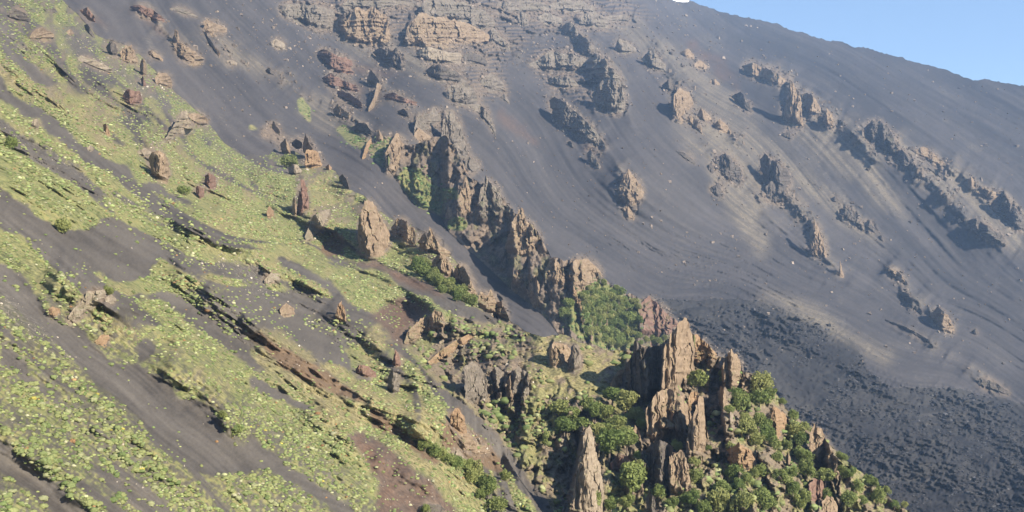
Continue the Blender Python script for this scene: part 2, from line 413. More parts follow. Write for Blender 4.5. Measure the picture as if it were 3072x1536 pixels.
DRY = [zp(6, [(0, 330), (120, 370), (300, 470), (500, 600), (700, 720), (960, 880), (950, 950), (800, 880), (620, 760), (560, 900), (300, 720), (100, 600), (0, 540)]),
       zp(6, [(760, 900), (960, 1000), (1100, 1100), (1250, 1290), (1100, 1290), (950, 1110), (800, 990)]),
       zp(6, [(1200, 950), (1300, 1080), (1342, 1180), (1342, 1288), (1280, 1288), (1190, 1120)]),
       zp(1, [(0, 300), (100, 340), (300, 480), (480, 600), (560, 700), (420, 640), (300, 560), (150, 440), (0, 380)]),
       zp(7, [(0, 480), (120, 440), (260, 400), (420, 430), (620, 480), (640, 560), (560, 660), (480, 690), (380, 720), (260, 700), (150, 680), (0, 620)]),
       zp(1, [(380, 480), (620, 460), (720, 520), (700, 560), (560, 590), (420, 560)]), zp(2, [(300, 860), (400, 880), (500, 960), (480, 1080), (400, 1130), (300, 1100), (290, 960)]),
       zp(6, [(0, 40), (140, 0), (170, 100), (110, 200), (60, 160)]), zp(6, [(560, 360), (700, 350), (700, 470), (640, 540), (560, 450)]),
       zp(5, [(520, 240), (640, 250), (720, 320), (700, 400), (560, 430), (440, 380), (430, 300)])]
VEG_FAR = [zp(2, [(420, 640), (470, 620), (520, 660), (600, 690), (680, 680), (700, 700), (640, 760), (590, 760), (480, 700)]),
           zp(2, [(735, 880), (790, 840), (870, 860), (900, 920), (1000, 950), (1050, 950), (1050, 1000), (980, 1010), (960, 1080), (850, 1040), (790, 980)]),
           zp(2, [(990, 1110), (1040, 1085), (1105, 1120), (1100, 1150), (1040, 1175), (1000, 1160)]),
           zp(2, [(230, 490), (260, 470), (300, 540), (310, 620), (270, 590), (240, 540)]),
           zp(2, [(0, 630), (40, 640), (40, 655), (0, 655)]),
           zp(2, [(600, 760), (660, 700), (720, 690), (700, 760), (690, 850), (640, 820)]),
           zp(7, [(380, 180), (500, 110), (560, 150), (680, 220), (720, 300), (700, 380), (660, 470), (520, 470), (430, 440), (300, 340), (290, 260), (360, 230)])]
TAN = [zp(4, [(170, 650), (300, 620), (480, 660), (560, 760), (600, 880), (700, 1000), (790, 1110), (650, 1040), (500, 900), (350, 800), (220, 730)]),
       zp(3, [(930, 470), (1000, 440), (1342, 690), (1342, 1288), (1200, 1150), (1120, 1000), (1000, 800), (880, 650)]),
       zp(3, [(500, 70), (700, 120), (780, 230), (870, 330), (800, 300), (620, 190), (520, 130)]),
       zp(4, [(0, 640), (200, 800), (400, 960), (640, 1250), (500, 1180), (300, 1020), (100, 880), (0, 820)]),
       zp(4, [(700, 700), (900, 860), (1100, 960), (1342, 1200), (1342, 1300), (1150, 1080), (950, 950), (760, 800)]),
       zp(8, [(0, 180), (250, 230), (500, 400), (700, 500), (700, 560), (480, 440), (250, 320), (0, 220)]),
       zp(2, [(400, 160), (560, 210), (760, 240), (900, 320), (880, 420), (760, 330), (620, 290), (480, 220)]),
       zp(2, [(230, 470), (420, 530), (640, 660), (560, 680), (420, 640), (260, 560)]), zp(1, [(940, 160), (1100, 200), (1342, 300), (1342, 380), (1180, 320), (1040, 220)]),
       zp(3, [(800, 160), (900, 230), (1100, 420), (1342, 640), (1300, 640), (1050, 450), (850, 270)])]
RED_FAR = [zp(3, [(880, 180), (1000, 210), (1110, 290), (1200, 400), (1220, 470), (1100, 380), (980, 280)]), zp(2, [(350, 230), (520, 300), (700, 360), (760, 400), (640, 380), (480, 340), (360, 290)]),
           zp(2, [(390, 370), (560, 420), (560, 470), (420, 440)]), zp(1, [(660, 30), (760, 90), (880, 170), (860, 190), (740, 110), (660, 60)]),
           zp(3, [(0, 540), (100, 600), (230, 740), (120, 680), (0, 600)]), zp(3, [(390, 700), (460, 740), (540, 790), (420, 760)]), zp(1, [(400, 40), (480, 90), (560, 150), (480, 130), (410, 80)])]
LAVA_POLY = [(1930, 895), (2272, 900), (2400, 945), (2560, 1010), (2600, 1100), (2660, 1160), (2870, 1165), (3072, 1215), (3600, 1260), (3600, 2000), (1900, 2000), (1800, 1000)]

m_ash = poly_mask(ASH, 1.8); m_gravel = poly_mask(GRAVEL, 1.5); m_red = poly_mask(RED); m_brown = poly_mask(BROWN); m_dry = poly_mask(DRY, 3)
m_vegfar = poly_mask(VEG_FAR, 1.2); m_tan = blur(poly_mask(TAN, 3), 5); m_redfar = blur(poly_mask(RED_FAR, 2), 2); m_lava = poly_mask([LAVA_POLY], 1.0)
s_ash = blur(np.maximum.reduce([m_ash, 0.7 * m_gravel, m_red * 0.6]), 7)
m_ash = blur(m_ash, 3); m_gravel = blur(m_gravel, 4); m_red = blur(m_red, 2); m_brown = blur(m_brown, 1); m_dry = blur(m_dry, 6)
m_vegfar = blur(m_vegfar, 2)
m_crag = np.zeros((MH, MW))            # filled from the outcrop table before the sheets are built


def axis(a, b, lo, hi, step, coarse):
    return np.r_[np.arange(a, lo, coarse), np.arange(lo, hi, step), np.arange(hi, b + coarse, coarse)]


class Sheet:
    """part of the ground, gridded over photograph pixels; every vertex has its own depth, so it is real relief"""
    def __init__(self, xs, ys, ytop, ybot, depth):
        self.xs, self.ys = xs, ys
        X, Y = np.meshgrid(xs, ys)
        top = ytop(xs)[None, :]; bot = ybot(xs)[None, :]
        self.Yc = np.clip(Y, top, np.maximum(bot, top)); self.X = X
        self.D = depth(X, self.Yc)
        self.ct = Y <= top; self.cb = Y >= bot
        self.P = unproj(X, self.Yc, self.D)
    def depth_at(self, x, y):
        fx = np.interp(x, self.xs, np.arange(len(self.xs))); fy = np.interp(y, self.ys, np.arange(len(self.ys)))
        i = np.minimum(fx.astype(int), len(self.xs) - 2); j = np.minimum(fy.astype(int), len(self.ys) - 2)
        a = fx - i; b = fy - j; D = self.D
        return (D[j, i] * (1 - a) + D[j, i + 1] * a) * (1 - b) + (D[j + 1, i] * (1 - a) + D[j + 1, i + 1] * a) * b
    def faces(self, extra=None):
        h, w = self.X.shape
        id = np.arange(h * w).reshape(h, w)
        q = np.stack([id[1:, :-1], id[1:, 1:], id[:-1, 1:], id[:-1, :-1]], -1)
        def all4(m): return m[1:, :-1] & m[1:, 1:] & m[:-1, 1:] & m[:-1, :-1]
        keep = ~all4(self.ct) & ~all4(self.cb)
        if extra is not None: keep &= extra
        return q[keep]
    def skirt(self, n=7):
        """the far side of the crest: falls away behind the upper edge"""
        ytop = np.array([self.Yc[self.ct[:, i], i][0] if self.ct[:, i].any() else self.Yc[0, i] for i in range(len(self.xs))])
        D = self.depth_at(self.xs, np.maximum(ytop, self.ys[0]))
        P0 = unproj(self.xs, ytop, D)
        rows = [P0]
        for k in range(1, n):
            s = D * 0.004 * k * k ** 0.5
            rows.append(P0 + np.stack([0.25 * s, s, -0.75 * s - 0.0005 * D], -1) + 0.12 * s[:, None] * np.stack([vnoise(self.xs / 15, self.xs * 0 + k)] * 3, -1))
        V = np.concatenate(rows); w = len(self.xs)
        id = np.arange(len(V)).reshape(n, w)
        q = np.stack([id[:-1, :-1], id[:-1, 1:], id[1:, 1:], id[1:, :-1]], -1).reshape(-1, 4)
        return V, q


def streaks(X, Y):
    c = tC(X, Y)
    wob = 0.05 * fbm(X / 160, Y / 160, oct=3)
    a = X * 0.77 + Y * 0.64
    s = 0.5 + 0.42 * fbm((c + wob) * 5, a / 500, oct=3) + 0.14 * vnoise((c + wob * 0.5) * 42, a / 120) + 0.12 * fbm(X / 30, Y / 30, oct=4) + 0.17 * vnoise(c * 58, a / 210) + 0.12 * vnoise(X / 4.1, Y / 4.1)
    return c, np.clip(s, 0, 1)

# ------------------------------------------------------------------ rock outcrops: (name, zone, ground sheet, rock, label, crest line, foot line, options)
# crest and foot run left to right; the foot stands on the ground named, the depth comes from there
CRAGS = [
 # green slope on the left
 ('rock_block', 1, 'N', 'brown', 'large upright brown rock block with dark left side standing in the green slope', [(745, 800), (760, 770), (790, 757), (830, 775), (845, 810), (853, 850)], [(765, 888), (785, 905), (815, 920), (840, 926), (853, 905)], dict(blocky=1, jag=.3)),
 ('rock_block', 1, 'N', 'red', 'small dark-sided red rock block just below the large upright block', [(985, 945), (995, 933), (1028, 950)], [(988, 990), (1005, 1002), (1026, 992)], dict(blocky=1)),
 ('rock_block', 1, 'N', 'red', 'rounded reddish rock knob above the small red block on the green slope', [(1030, 885), (1050, 865), (1085, 890)], [(1030, 930), (1060, 965), (1088, 940)], {}),
 ('rock_fin', 1, 'N', 'pale', 'pale diagonal rock fin climbing to a pointed top above the upright block', [(788, 720), (840, 688), (890, 600), (915, 555), (940, 565), (958, 620)], [(795, 742), (840, 716), (895, 665), (930, 668), (965, 655)], {}),
 ('rock_spire', 1, 'N', 'brown', 'twin-horned brown rock crag with deep shadow on its left, upper left slope', [(600, 265), (630, 222), (648, 240), (660, 232), (692, 295)], [(608, 305), (640, 315), (665, 320), (692, 322)], dict(dark=1)),
 ('rock_spire', 1, 'N', 'brown', 'slender brown pinnacle just right of the twin-horned crag', [(703, 330), (714, 288), (730, 308), (738, 362)], [(706, 368), (720, 384), (738, 378)], {}),
 ('rock_spire', 1, 'N', 'red', 'tiny pointed rock at the foot of the slender brown pinnacle', [(706, 398), (716, 376), (732, 412)], [(713, 424), (722, 438), (735, 432)], {}),
 ('rock_block', 1, 'N', 'brown', 'squat brown block at the edge of the dark chute below the slender pinnacle', [(778, 390), (800, 363), (845, 368), (866, 412)], [(783, 424), (820, 438), (866, 448)], {}),
 ('rock_block', 1, 'N', 'dark', 'rounded dark boulder left of the twin-horned crag', [(533, 238), (555, 208), (580, 225), (592, 255)], [(543, 270), (570, 284), (590, 278)], {}),
 ('rock_ledge', 1, 'N', 'pale', 'long low pale pink ledge crossing the slope below the rounded dark boulder', [(385, 292), (410, 278), (460, 293), (520, 323), (568, 350)], [(398, 308), (450, 330), (510, 354), (562, 372)], {}),
 ('rock_outcrop', 1, 'N', 'brown', 'brown stepped outcrop near the left edge under the topmost left rocks', [(148, 188), (175, 150), (210, 138), (272, 170)], [(150, 206), (205, 206), (272, 194)], {}),
 ('rock_outcrop', 1, 'N', 'dark', 'dark reddish rocks in the top left corner', [(43, 58), (70, 38), (120, 58), (143, 92)], [(50, 94), (92, 108), (143, 112)], {}),
 ('rock_outcrop', 1, 'N', 'red', 'reddish ragged outcrop in mid green slope above the pale diagonal fin', [(618, 478), (640, 448), (700, 458), (714, 492)], [(625, 505), (660, 535), (712, 515)], {}),
 ('rock_ledge', 1, 'N', 'brown', 'brown ledge under the grassy lip at the edge of the dark chute', [(942, 572), (980, 572), (1030, 583), (1048, 606)], [(953, 602), (1000, 638), (1044, 632)], {}),
 ('rock_block', 1, 'N', 'orange', 'small orange rock face left of the pale diagonal fin', [(518, 628), (534, 618), (552, 662)], [(522, 655), (540, 684), (557, 684)], {}),
 ('rock_ledge', 1, 'N', 'pale', 'small pale ledge touching the top left of the large upright block', [(688, 763), (730, 744), (767, 768)], [(698, 778), (730, 788), (765, 782)], {}),
 ('rock_block', 1, 'N', 'pale', 'little pale rock beside the dark ash strip near the left edge', [(158, 612), (185, 598), (198, 636)], [(164, 638), (180, 646), (197, 644)], {}),
 ('rock_block', 1, 'N', 'pale', 'little pale rock at the rim of the long ash strip left of the upright block', [(435, 745), (456, 725), (472, 748)], [(440, 755), (456, 764), (472, 757)], {}),
 ('rock_outcrop', 1, 'N', 'dark', 'short dark rock rib between the top left rocks and the rounded boulder', [(423, 126), (440, 118), (465, 158), (478, 186)], [(428, 144), (450, 174), (474, 194)], {}),
 ('rock_outcrop', 1, 'N', 'red', 'small red outcrop on the rim of the dark chute near the top left', [(398, 52), (440, 38), (474, 82)], [(408, 64), (450, 93), (482, 108)], {}),
 ('rock_outcrop', 1, 'N', 'dark', 'lone dark rock on the grey gravel right of the top left corner rocks', [(255, 50), (272, 38), (292, 62)], [(258, 60), (276, 68), (292, 68)], {}),
 ('rock_outcrop', 1, 'N', 'brown', 'small brown rock between the pale pink ledge and the short dark rib', [(335, 158), (350, 145), (372, 165)], [(338, 170), (355, 180), (372, 176)], {}),
 # dark chutes, upper left
 ('rock_spire', 1, 'B', 'brown', 'finger of rock on the ridge between the two upper dark chutes', [(868, 195), (882, 147), (895, 163), (905, 205)], [(872, 222), (890, 244), (906, 222)], {}),
 ('rock_outcrop', 1, 'B', 'brown', 'bulky brown nose below the rock finger between two dark chutes', [(870, 215), (930, 228), (980, 258), (1024, 292)], [(885, 275), (930, 305), (990, 335), (1026, 314)], {}),
 ('rock_dike', 1, 'B', 'brown', 'notched rock wall with a black shadow on its left near the top', [(1022, 112), (1040, 92), (1080, 113), (1138, 140)], [(1033, 165), (1060, 174), (1090, 170), (1140, 162)], dict(dark=1)),
 ('rock_dike', 1, 'B', 'brown', 'thin dike running down the slope from the notched wall', [(1028, 130), (1042, 178), (1077, 228), (1107, 262)], [(1036, 178), (1050, 212), (1083, 258), (1107, 298)], dict(dark=1)),
 ('rock_ledge', 1, 'B', 'red', 'reddish ledge at the head of the ridge near the top left edge of the photo', [(655, 32), (700, 18), (780, 58), (833, 100)], [(668, 48), (720, 75), (790, 106), (836, 114)], {}),
 ('rock_ledge', 1, 'B', 'grey', 'grey ledge above the notched wall at the top of the photo', [(855, 42), (890, 32), (940, 52), (990, 80)], [(862, 55), (900, 62), (945, 76), (990, 92)], {}),
 ('rock_outcrop', 1, 'B', 'brown', 'low brown rocks at the rim of the left chute right of the slender pinnacle', [(742, 262), (760, 250), (800, 275), (822, 300)], [(748, 275), (775, 292), (822, 312)], {}),
 ('rock_ledge', 1, 'B', 'pale', 'pale stepped ledge low on the bare spur right of the thin dike', [(1140, 305), (1170, 300), (1195, 318)], [(1145, 320), (1172, 328), (1195, 330)], {}),
 # islands in the chutes
 ('rock_outcrop', 2, 'N', 'brown', 'knobbly brown crag heading the island of rocks in the dark chute', [(55, 655), (90, 622), (130, 628), (148, 660), (152, 705)], [(62, 688), (100, 690), (130, 718), (152, 722)], {}),
 ('rock_spire', 2, 'N', 'brown', 'small brown peak in the island of rocks, left of the tall finger', [(152, 725), (175, 692), (197, 730)], [(158, 768), (185, 780), (208, 780)], {}),
 ('rock_spire', 2, 'N', 'orange', 'tall pointed rock finger rising above the dark chute', [(263, 745), (274, 685), (282, 672), (296, 718), (314, 746)], [(266, 762), (290, 768), (314, 760)], {}),
 ('rock_block', 2, 'N', 'orange', 'wedge of smooth tan rock just below the tall pointed finger', [(276, 792), (284, 753), (310, 748), (345, 778), (360, 822)], [(278, 850), (312, 852), (360, 838)], {}),
 ('rock_block', 2, 'N', 'pale', 'pale blunt block below the round green bush in the island of rocks', [(192, 845), (215, 826), (245, 838), (260, 856)], [(198, 875), (230, 886), (258, 874)], {}),
 ('rock_outcrop', 2, 'N', 'dark', 'dark low rocks just left of the tall pointed finger', [(208, 718), (230, 698), (263, 718)], [(210, 730), (236, 742), (263, 740)], {}),
 ('rock_dike', 2, 'N', 'dark', 'dark leaning dike on the rim of the grassy shoulder over the chute', [(448, 892), (464, 876), (486, 903), (498, 946)], [(453, 912), (475, 938), (497, 958)], {}),
 ('rock_fin', 2, 'B', 'orange', 'slim curved pinnacle with a sunlit edge on the green spur', [(564, 795), (578, 740), (595, 708), (612, 693)], [(566, 806), (584, 792), (599, 748), (613, 718)], {}),
 ('rock_spire', 2, 'B', 'brown', 'small spire between the slim curved pinnacle and the rock cone', [(633, 692), (647, 648), (670, 690)], [(635, 714), (654, 718), (672, 708)], {}),
 ('rock_cone', 2, 'B', 'brown', 'conical brown crag with a nipple top and black shadow to its left', [(676, 775), (700, 738), (732, 668), (746, 668), (762, 715), (818, 780)], [(686, 862), (720, 880), (762, 874), (818, 805)], dict(thick=.5)),
 ('rock_outcrop', 2, 'B', 'dark', 'dark rocks on the spur crest above the slim curved pinnacle', [(506, 642), (550, 616), (580, 622), (614, 662)], [(513, 658), (560, 668), (614, 680)], {}),
 ('rock_outcrop', 2, 'B', 'brown', 'topmost brown knob of the spur between the two dark chutes', [(416, 552), (440, 525), (470, 548), (505, 582)], [(422, 574), (460, 594), (507, 600)], {}),
 ('rock_spire', 2, 'B', 'grey', 'tallest grey rock tower of the central spire ridge', [(960, 722), (973, 600), (988, 556), (1015, 556), (1035, 600), (1057, 620), (1078, 690), (1094, 762)], [(972, 748), (1000, 770), (1040, 785), (1094, 806)], dict(spine=.3)),
 ('rock_spire', 2, 'B', 'orange', 'sunlit orange-brown buttress at the foot of the tallest tower', [(914, 905), (960, 858), (990, 798), (1010, 760), (1050, 798), (1096, 872)], [(922, 940), (970, 938), (1020, 918), (1060, 912), (1098, 896)], dict(spine=.35)),
 ('rock_outcrop', 2, 'B', 'grey', 'grey ragged flank right of the orange-brown buttress', [(1080, 792), (1110, 790), (1130, 810), (1156, 832)], [(1088, 846), (1120, 878), (1158, 856)], {}),
 ('rock_crag', 2, 'B', 'grey', 'ragged row of grey teeth left of the tallest tower', [(826, 645), (848, 568), (866, 590), (882, 552), (900, 582), (925, 537), (950, 575), (974, 566)], [(832, 690), (865, 652), (895, 632), (935, 632), (974, 610)], {}),
 ('rock_outcrop', 2, 'B', 'brown', 'small lit rocks at the bottom of the ragged row of teeth', [(826, 675), (845, 640), (870, 662), (910, 688)], [(832, 698), (860, 714), (913, 716)], {}),
 ('rock_outcrop', 2, 'B', 'orange', 'sunlit crumbs of rock in the shadow left of the orange-brown buttress', [(848, 784), (888, 752), (920, 768), (963, 742)], [(852, 815), (900, 816), (963, 796)], {}),
 ('rock_spire', 2, 'R', 'brown', 'blunt brown tower below the orange-brown buttress', [(1050, 1005), (1063, 930), (1086, 896), (1102, 945), (1115, 972)], [(1056, 1046), (1080, 1056), (1114, 1046)], {}),
 ('rock_spire', 2, 'R', 'grey', 'pointed grey tower right of the blunt brown tower on the spire ridge', [(1146, 1015), (1163, 950), (1189, 884), (1212, 920), (1252, 956), (1272, 1025), (1328, 1055)], [(1152, 1094), (1190, 1092), (1230, 1074), (1270, 1068), (1328, 1080)], dict(spine=.3, dark=1)),
 ('rock_spire', 2, 'R', 'brown', 'thin lone pillar in shadow under the pointed grey tower', [(1129, 1055), (1137, 1016), (1151, 1062)], [(1133, 1124), (1142, 1130), (1151, 1120)], {}),
 ('rock_fin', 2, 'R', 'brown', 'small lit fin left of the low green mound under the spire ridge', [(982, 1085), (1000, 1042), (1018, 1050)], [(984, 1106), (1000, 1102), (1018, 1086)], {}),
 ('rock_outcrop', 2, 'R', 'brown', 'stubby rocks at the foot of the blunt brown tower', [(1050, 1050), (1075, 1016), (1114, 1052)], [(1056, 1080), (1085, 1086), (1115, 1076)], {}),
 # cliffs at the top
 ('cliff', 2, 'B', 'brown', 'left of the two big banded cliffs at the top, bulging and fluted', [(418, 125), (450, 70), (480, 100), (540, 36), (620, 46), (690, 78), (704, 150)], [(428, 155), (490, 196), (560, 217), (620, 232), (698, 226)], dict(strata=1, spine=.3)),
 ('cliff', 2, 'B', 'brown', 'right of the two big banded cliffs at the top, broad sunlit face', [(778, 195), (800, 108), (860, 66), (890, 78), (1000, 96), (1100, 116), (1205, 176)], [(788, 222), (850, 222), (920, 224), (1000, 214), (1100, 220), (1198, 218)], dict(strata=1, spine=.12)),
 ('cliff', 2, 'B', 'grey', 'layered grey cliff at the far left of the top cliffs above the dark chute', [(146, 28), (250, 22), (330, 26), (424, 50)], [(166, 86), (260, 108), (350, 152), (418, 158)], dict(strata=1)),
 ('cliff', 2, 'B', 'grey', 'upper tier of layered rock above the broad sunlit cliff', [(864, 20), (900, -12), (1000, -4), (1100, 14), (1190, 58)], [(876, 82), (950, 92), (1050, 108), (1194, 116)], dict(strata=1)),
 ('cliff', 2, 'B', 'grey', 'top tier of layered rock above the bulging fluted cliff', [(440, 40), (520, -14), (640, -20), (760, -12), (860, 14)], [(450, 70), (540, 42), (650, 52), (760, 30), (860, 40)], dict(strata=1)),
 ('cliff', 2, 'B', 'pale', 'pale banded ledge under the broad sunlit cliff', [(836, 252), (900, 236), (1000, 266), (1064, 266)], [(846, 290), (900, 312), (980, 318), (1064, 322)], dict(strata=1)),
 ('rock_outcrop', 2, 'B', 'dark', 'dark notched crag right of the pale banded ledge', [(1070, 284), (1110, 262), (1160, 278), (1195, 310)], [(1076, 306), (1130, 318), (1194, 336)], dict(strata=1)),
 ('rock_outcrop', 2, 'B', 'grey', 'grey crag with black shadow above the right end of the broad sunlit cliff', [(1112, 95), (1168, 52), (1200, 72), (1234, 110)], [(1118, 130), (1180, 148), (1234, 142)], dict(strata=1)),
 ('rock_outcrop', 2, 'B', 'grey', 'shadowed crag descending from the right end of the broad sunlit cliff', [(1192, 164), (1225, 137), (1260, 178), (1304, 218)], [(1198, 206), (1245, 224), (1304, 252)], dict(strata=1)),
 ('rock_outcrop', 2, 'B', 'dark', 'dark fluted crag on the scree under the bulging fluted cliff', [(616, 264), (650, 242), (700, 262), (736, 236), (764, 320)], [(636, 292), (700, 328), (740, 350), (768, 358)], {}),
 ('rock_ledge', 2, 'B', 'red', 'upper reddish ledges left of the tall fluted scree crag', [(336, 264), (370, 242), (430, 276), (514, 306)], [(342, 286), (390, 328), (430, 368), (514, 378)], dict(strata=1)),
 ('rock_ledge', 2, 'B', 'red', 'lower reddish ledges with dark steps in the central chute', [(360, 392), (400, 372), (460, 396), (534, 428)], [(376, 416), (410, 442), (470, 448), (542, 468)], dict(strata=1)),
 ('rock_spire', 2, 'B', 'grey', 'grey horn with a black shadow right of the reddish ledges', [(586, 402), (604, 358), (614, 346), (632, 378), (658, 420)], [(590, 420), (620, 428), (658, 446)], dict(dark=1)),
 ('rock_dike', 2, 'B', 'brown', 'thin pale-edged rib running down from the grey horn', [(596, 545), (620, 495), (640, 418), (658, 424)], [(598, 566), (623, 542), (647, 478), (659, 456)], {}),
 ('rock_ledge', 2, 'B', 'red', 'third row of brown ledges left of the thin pale-edged rib', [(436, 456), (500, 470), (562, 518)], [(446, 486), (510, 522), (562, 552)], {}),
 ('rock_outcrop', 2, 'B', 'dark', 'long black-shadowed crag below the pale banded ledge', [(884, 354), (920, 327), (990, 340), (1040, 360), (1074, 388)], [(896, 382), (960, 408), (1010, 410), (1068, 428)], dict(dark=1)),
 ('rock_outcrop', 2, 'B', 'grey', 'whitish grey broken crag below the long black-shadowed crag', [(980, 474), (1010, 426), (1060, 405), (1112, 426), (1145, 490)], [(986, 498), (1030, 518), (1090, 540), (1145, 530)], {}),
 ('rock_dike', 2, 'B', 'grey', 'grey rib trailing down from the whitish broken crag', [(1116, 543), (1150, 520), (1202, 566), (1230, 640)], [(1126, 562), (1165, 580), (1200, 630), (1234, 690)], {}),
 ('rock_outcrop', 2, 'B', 'grey', 'grey sunlit crag right of the long black-shadowed crag', [(1156, 412), (1190, 370), (1240, 386), (1275, 420)], [(1162, 428), (1210, 458), (1274, 468)], {}),
 ('rock_outcrop', 2, 'B', 'grey', 'small grey rocks trailing below the grey sunlit crag', [(1262, 485), (1280, 472), (1306, 512)], [(1268, 498), (1285, 510), (1306, 526)], {}),
 ('rock_ledge', 2, 'B', 'red', 'low reddish ledges above the ragged row of teeth', [(676, 476), (720, 466), (780, 496), (844, 516)], [(682, 496), (730, 504), (790, 522), (843, 536)], {}),
 ('rock_outcrop', 2, 'B', 'dark', 'scattered small dark rocks between the low reddish ledges and the row of teeth', [(740, 560), (770, 545), (810, 570)], [(745, 572), (775, 584), (812, 596)], {}),
 ('rock_outcrop', 2, 'B', 'pale', 'pale crumbly patch of rock high in the upper dark chute', [(100, 212), (130, 195), (175, 220)], [(108, 232), (140, 246), (178, 248)], {}),
 ('rock_outcrop', 2, 'B', 'dark', 'dark notch of rock on the bare spur above the islands', [(78, 352), (100, 340), (130, 372)], [(84, 366), (105, 376), (130, 384)], {}),
 # far slope, middle
 ('cliff', 3, 'B', 'grey', 'upper half of the tall grey cliff rib in the middle of the far slope', [(434, 305), (478, 270), (510, 282), (552, 336), (602, 376), (620, 412)], [(440, 345), (480, 405), (530, 416), (580, 424), (620, 428)], dict(strata=1, spine=.25, dark=1)),
 ('cliff', 3, 'B', 'grey', 'lower half of the tall grey cliff rib in the middle of the far slope', [(470, 505), (513, 408), (540, 384), (612, 414), (630, 492)], [(476, 528), (520, 556), (560, 572), (624, 566)], dict(strata=1, spine=.3)),
 ('cliff', 3, 'B', 'grey', 'low layered cliff band running left from the tall grey rib', [(144, 324), (250, 264), (330, 258), (400, 284), (436, 296)], [(156, 344), (250, 354), (330, 344), (400, 350), (436, 342)], dict(strata=1)),
 ('rock_outcrop', 3, 'B', 'grey', 'small layered ledges under the low layered cliff band', [(236, 402), (280, 376), (350, 386), (388, 418)], [(242, 426), (290, 438), (350, 444), (388, 440)], dict(strata=1)),
 ('rock_slab', 3, 'B', 'grey', 'long tilted slab of grey rock pointing down the slope', [(246, 505), (275, 484), (330, 524), (400, 582), (470, 642), (536, 738)], [(264, 580), (300, 632), (360, 664), (420, 692), (480, 732), (540, 764)], dict(jag=.5)),
 ('rock_outcrop', 3, 'B', 'grey', 'small pale rocks below the tip of the long tilted slab', [(438, 772), (455, 752), (482, 798), (508, 838)], [(442, 808), (470, 834), (503, 856)], {}),
 ('rock_outcrop', 3, 'B', 'dark', 'small dark rock with shadow left of the long tilted slab', [(338, 718), (355, 708), (374, 740)], [(342, 728), (358, 742), (374, 748)], {}),
 ('boulder', 3, 'B', 'brown', 'huge lone rock standing on the smooth dark scree in the centre', [(602, 935), (618, 880), (645, 860), (692, 906), (722, 960)], [(606, 978), (640, 1020), (680, 1038), (723, 985)], dict(thick=.5)),
 ('boulder', 3, 'B', 'brown', 'smaller rock just below the huge lone rock on the scree', [(617, 1048), (638, 1029), (662, 1058), (679, 1096)], [(622, 1070), (650, 1102), (678, 1111)], dict(thick=.5)),
 ('rock_outcrop', 3, 'B', 'brown', 'brown headland crag with broad blue shadow on its left, right of centre', [(870, 565), (878, 478), (904, 434), (936, 446), (968, 498), (976, 522)], [(876, 598), (900, 608), (930, 572), (975, 540)], dict(dark=1, spine=.25)),
 ('rock_outcrop', 3, 'B', 'dark', 'dark prow above and left of the brown headland crag', [(812, 430), (850, 398), (880, 440)], [(820, 446), (850, 458), (882, 470)], {}),
 ('rock_outcrop', 3, 'B', 'brown', 'first small crag down the slope from the brown headland crag', [(932, 592), (960, 575), (990, 610), (1018, 650)], [(938, 612), (980, 642), (1017, 680)], {}),
 ('rock_outcrop', 3, 'B', 'brown', 'small shadowed crag right of the brown headland crag', [(992, 578), (1010, 546), (1035, 565), (1064, 590)], [(998, 596), (1030, 608), (1063, 612)], {}),
 ('rock_outcrop', 3, 'B', 'brown', 'last small crag at the right end of the chain below the headland', [(1076, 624), (1110, 600), (1140, 630), (1164, 660)], [(1082, 646), (1120, 664), (1163, 680)], {}),
 ('rock_outcrop', 3, 'B', 'grey', 'grey fluted crag above the hollow left of the brown headland crag', [(714, 294), (745, 256), (790, 280), (836, 328)], [(736, 328), (780, 354), (834, 358)], {}),
 ('rock_outcrop', 3, 'B', 'grey', 'grey crag on the upper scree right of the tall grey cliff rib', [(576, 243), (598, 196), (650, 216), (684, 244)], [(582, 258), (630, 270), (684, 266)], {}),
 ('rock_outcrop', 3, 'B', 'grey', 'wedge-shaped crag with black shadow above the tall grey cliff rib', [(304, 143), (340, 118), (362, 112), (394, 160)], [(316, 156), (360, 172), (395, 176)], dict(dark=1)),
 ('rock_outcrop', 3, 'B', 'grey', 'rocks linking the wedge-shaped crag to the tall grey cliff rib', [(376, 193), (400, 166), (440, 200), (474, 238)], [(382, 212), (430, 243), (473, 262)], {}),
 ('rock_outcrop', 3, 'B', 'grey', 'dark-sided rock alone at the upper left rim of the grey hollow', [(80, 98), (104, 60), (142, 72), (144, 112)], [(92, 116), (120, 136), (144, 126)], dict(dark=1)),
 ('rock_ledge', 3, 'B', 'grey', 'broken ledge left of the wedge-shaped crag along the top', [(186, 84), (240, 64), (270, 75), (306, 88)], [(196, 110), (250, 122), (312, 120)], dict(strata=1)),
 ('rock_ledge', 3, 'B', 'grey', 'stepped grey crags right of the wedge-shaped crag along the top', [(396, 92), (440, 58), (500, 70), (545, 98)], [(402, 130), (460, 138), (545, 142)], dict(strata=1)),
 ('rock_ledge', 3, 'B', 'grey', 'thin level ledge at the right end of the top cliffs', [(516, 90), (560, 78), (600, 74), (642, 74), (650, 98)], [(522, 110), (600, 108), (648, 112)], dict(strata=1)),
 ('cliff', 3, 'B', 'grey', 'layered grey tier along the top edge left of the snow', [(-10, 12), (100, 0), (200, 10), (250, 28)], [(-8, 62), (100, 62), (200, 58), (250, 56)], dict(strata=1)),
 ('cliff', 3, 'B', 'grey', 'second layered tier along the top edge, nearer the snow', [(250, 20), (330, -4), (420, 10), (480, 36)], [(256, 52), (330, 56), (420, 60), (480, 62)], dict(strata=1)),
 ('rock_outcrop', 3, 'B', 'brown', 'small brown rock on the reddish patch below the snow', [(906, 262), (948, 246), (978, 274)], [(912, 276), (945, 292), (978, 296)], {}),
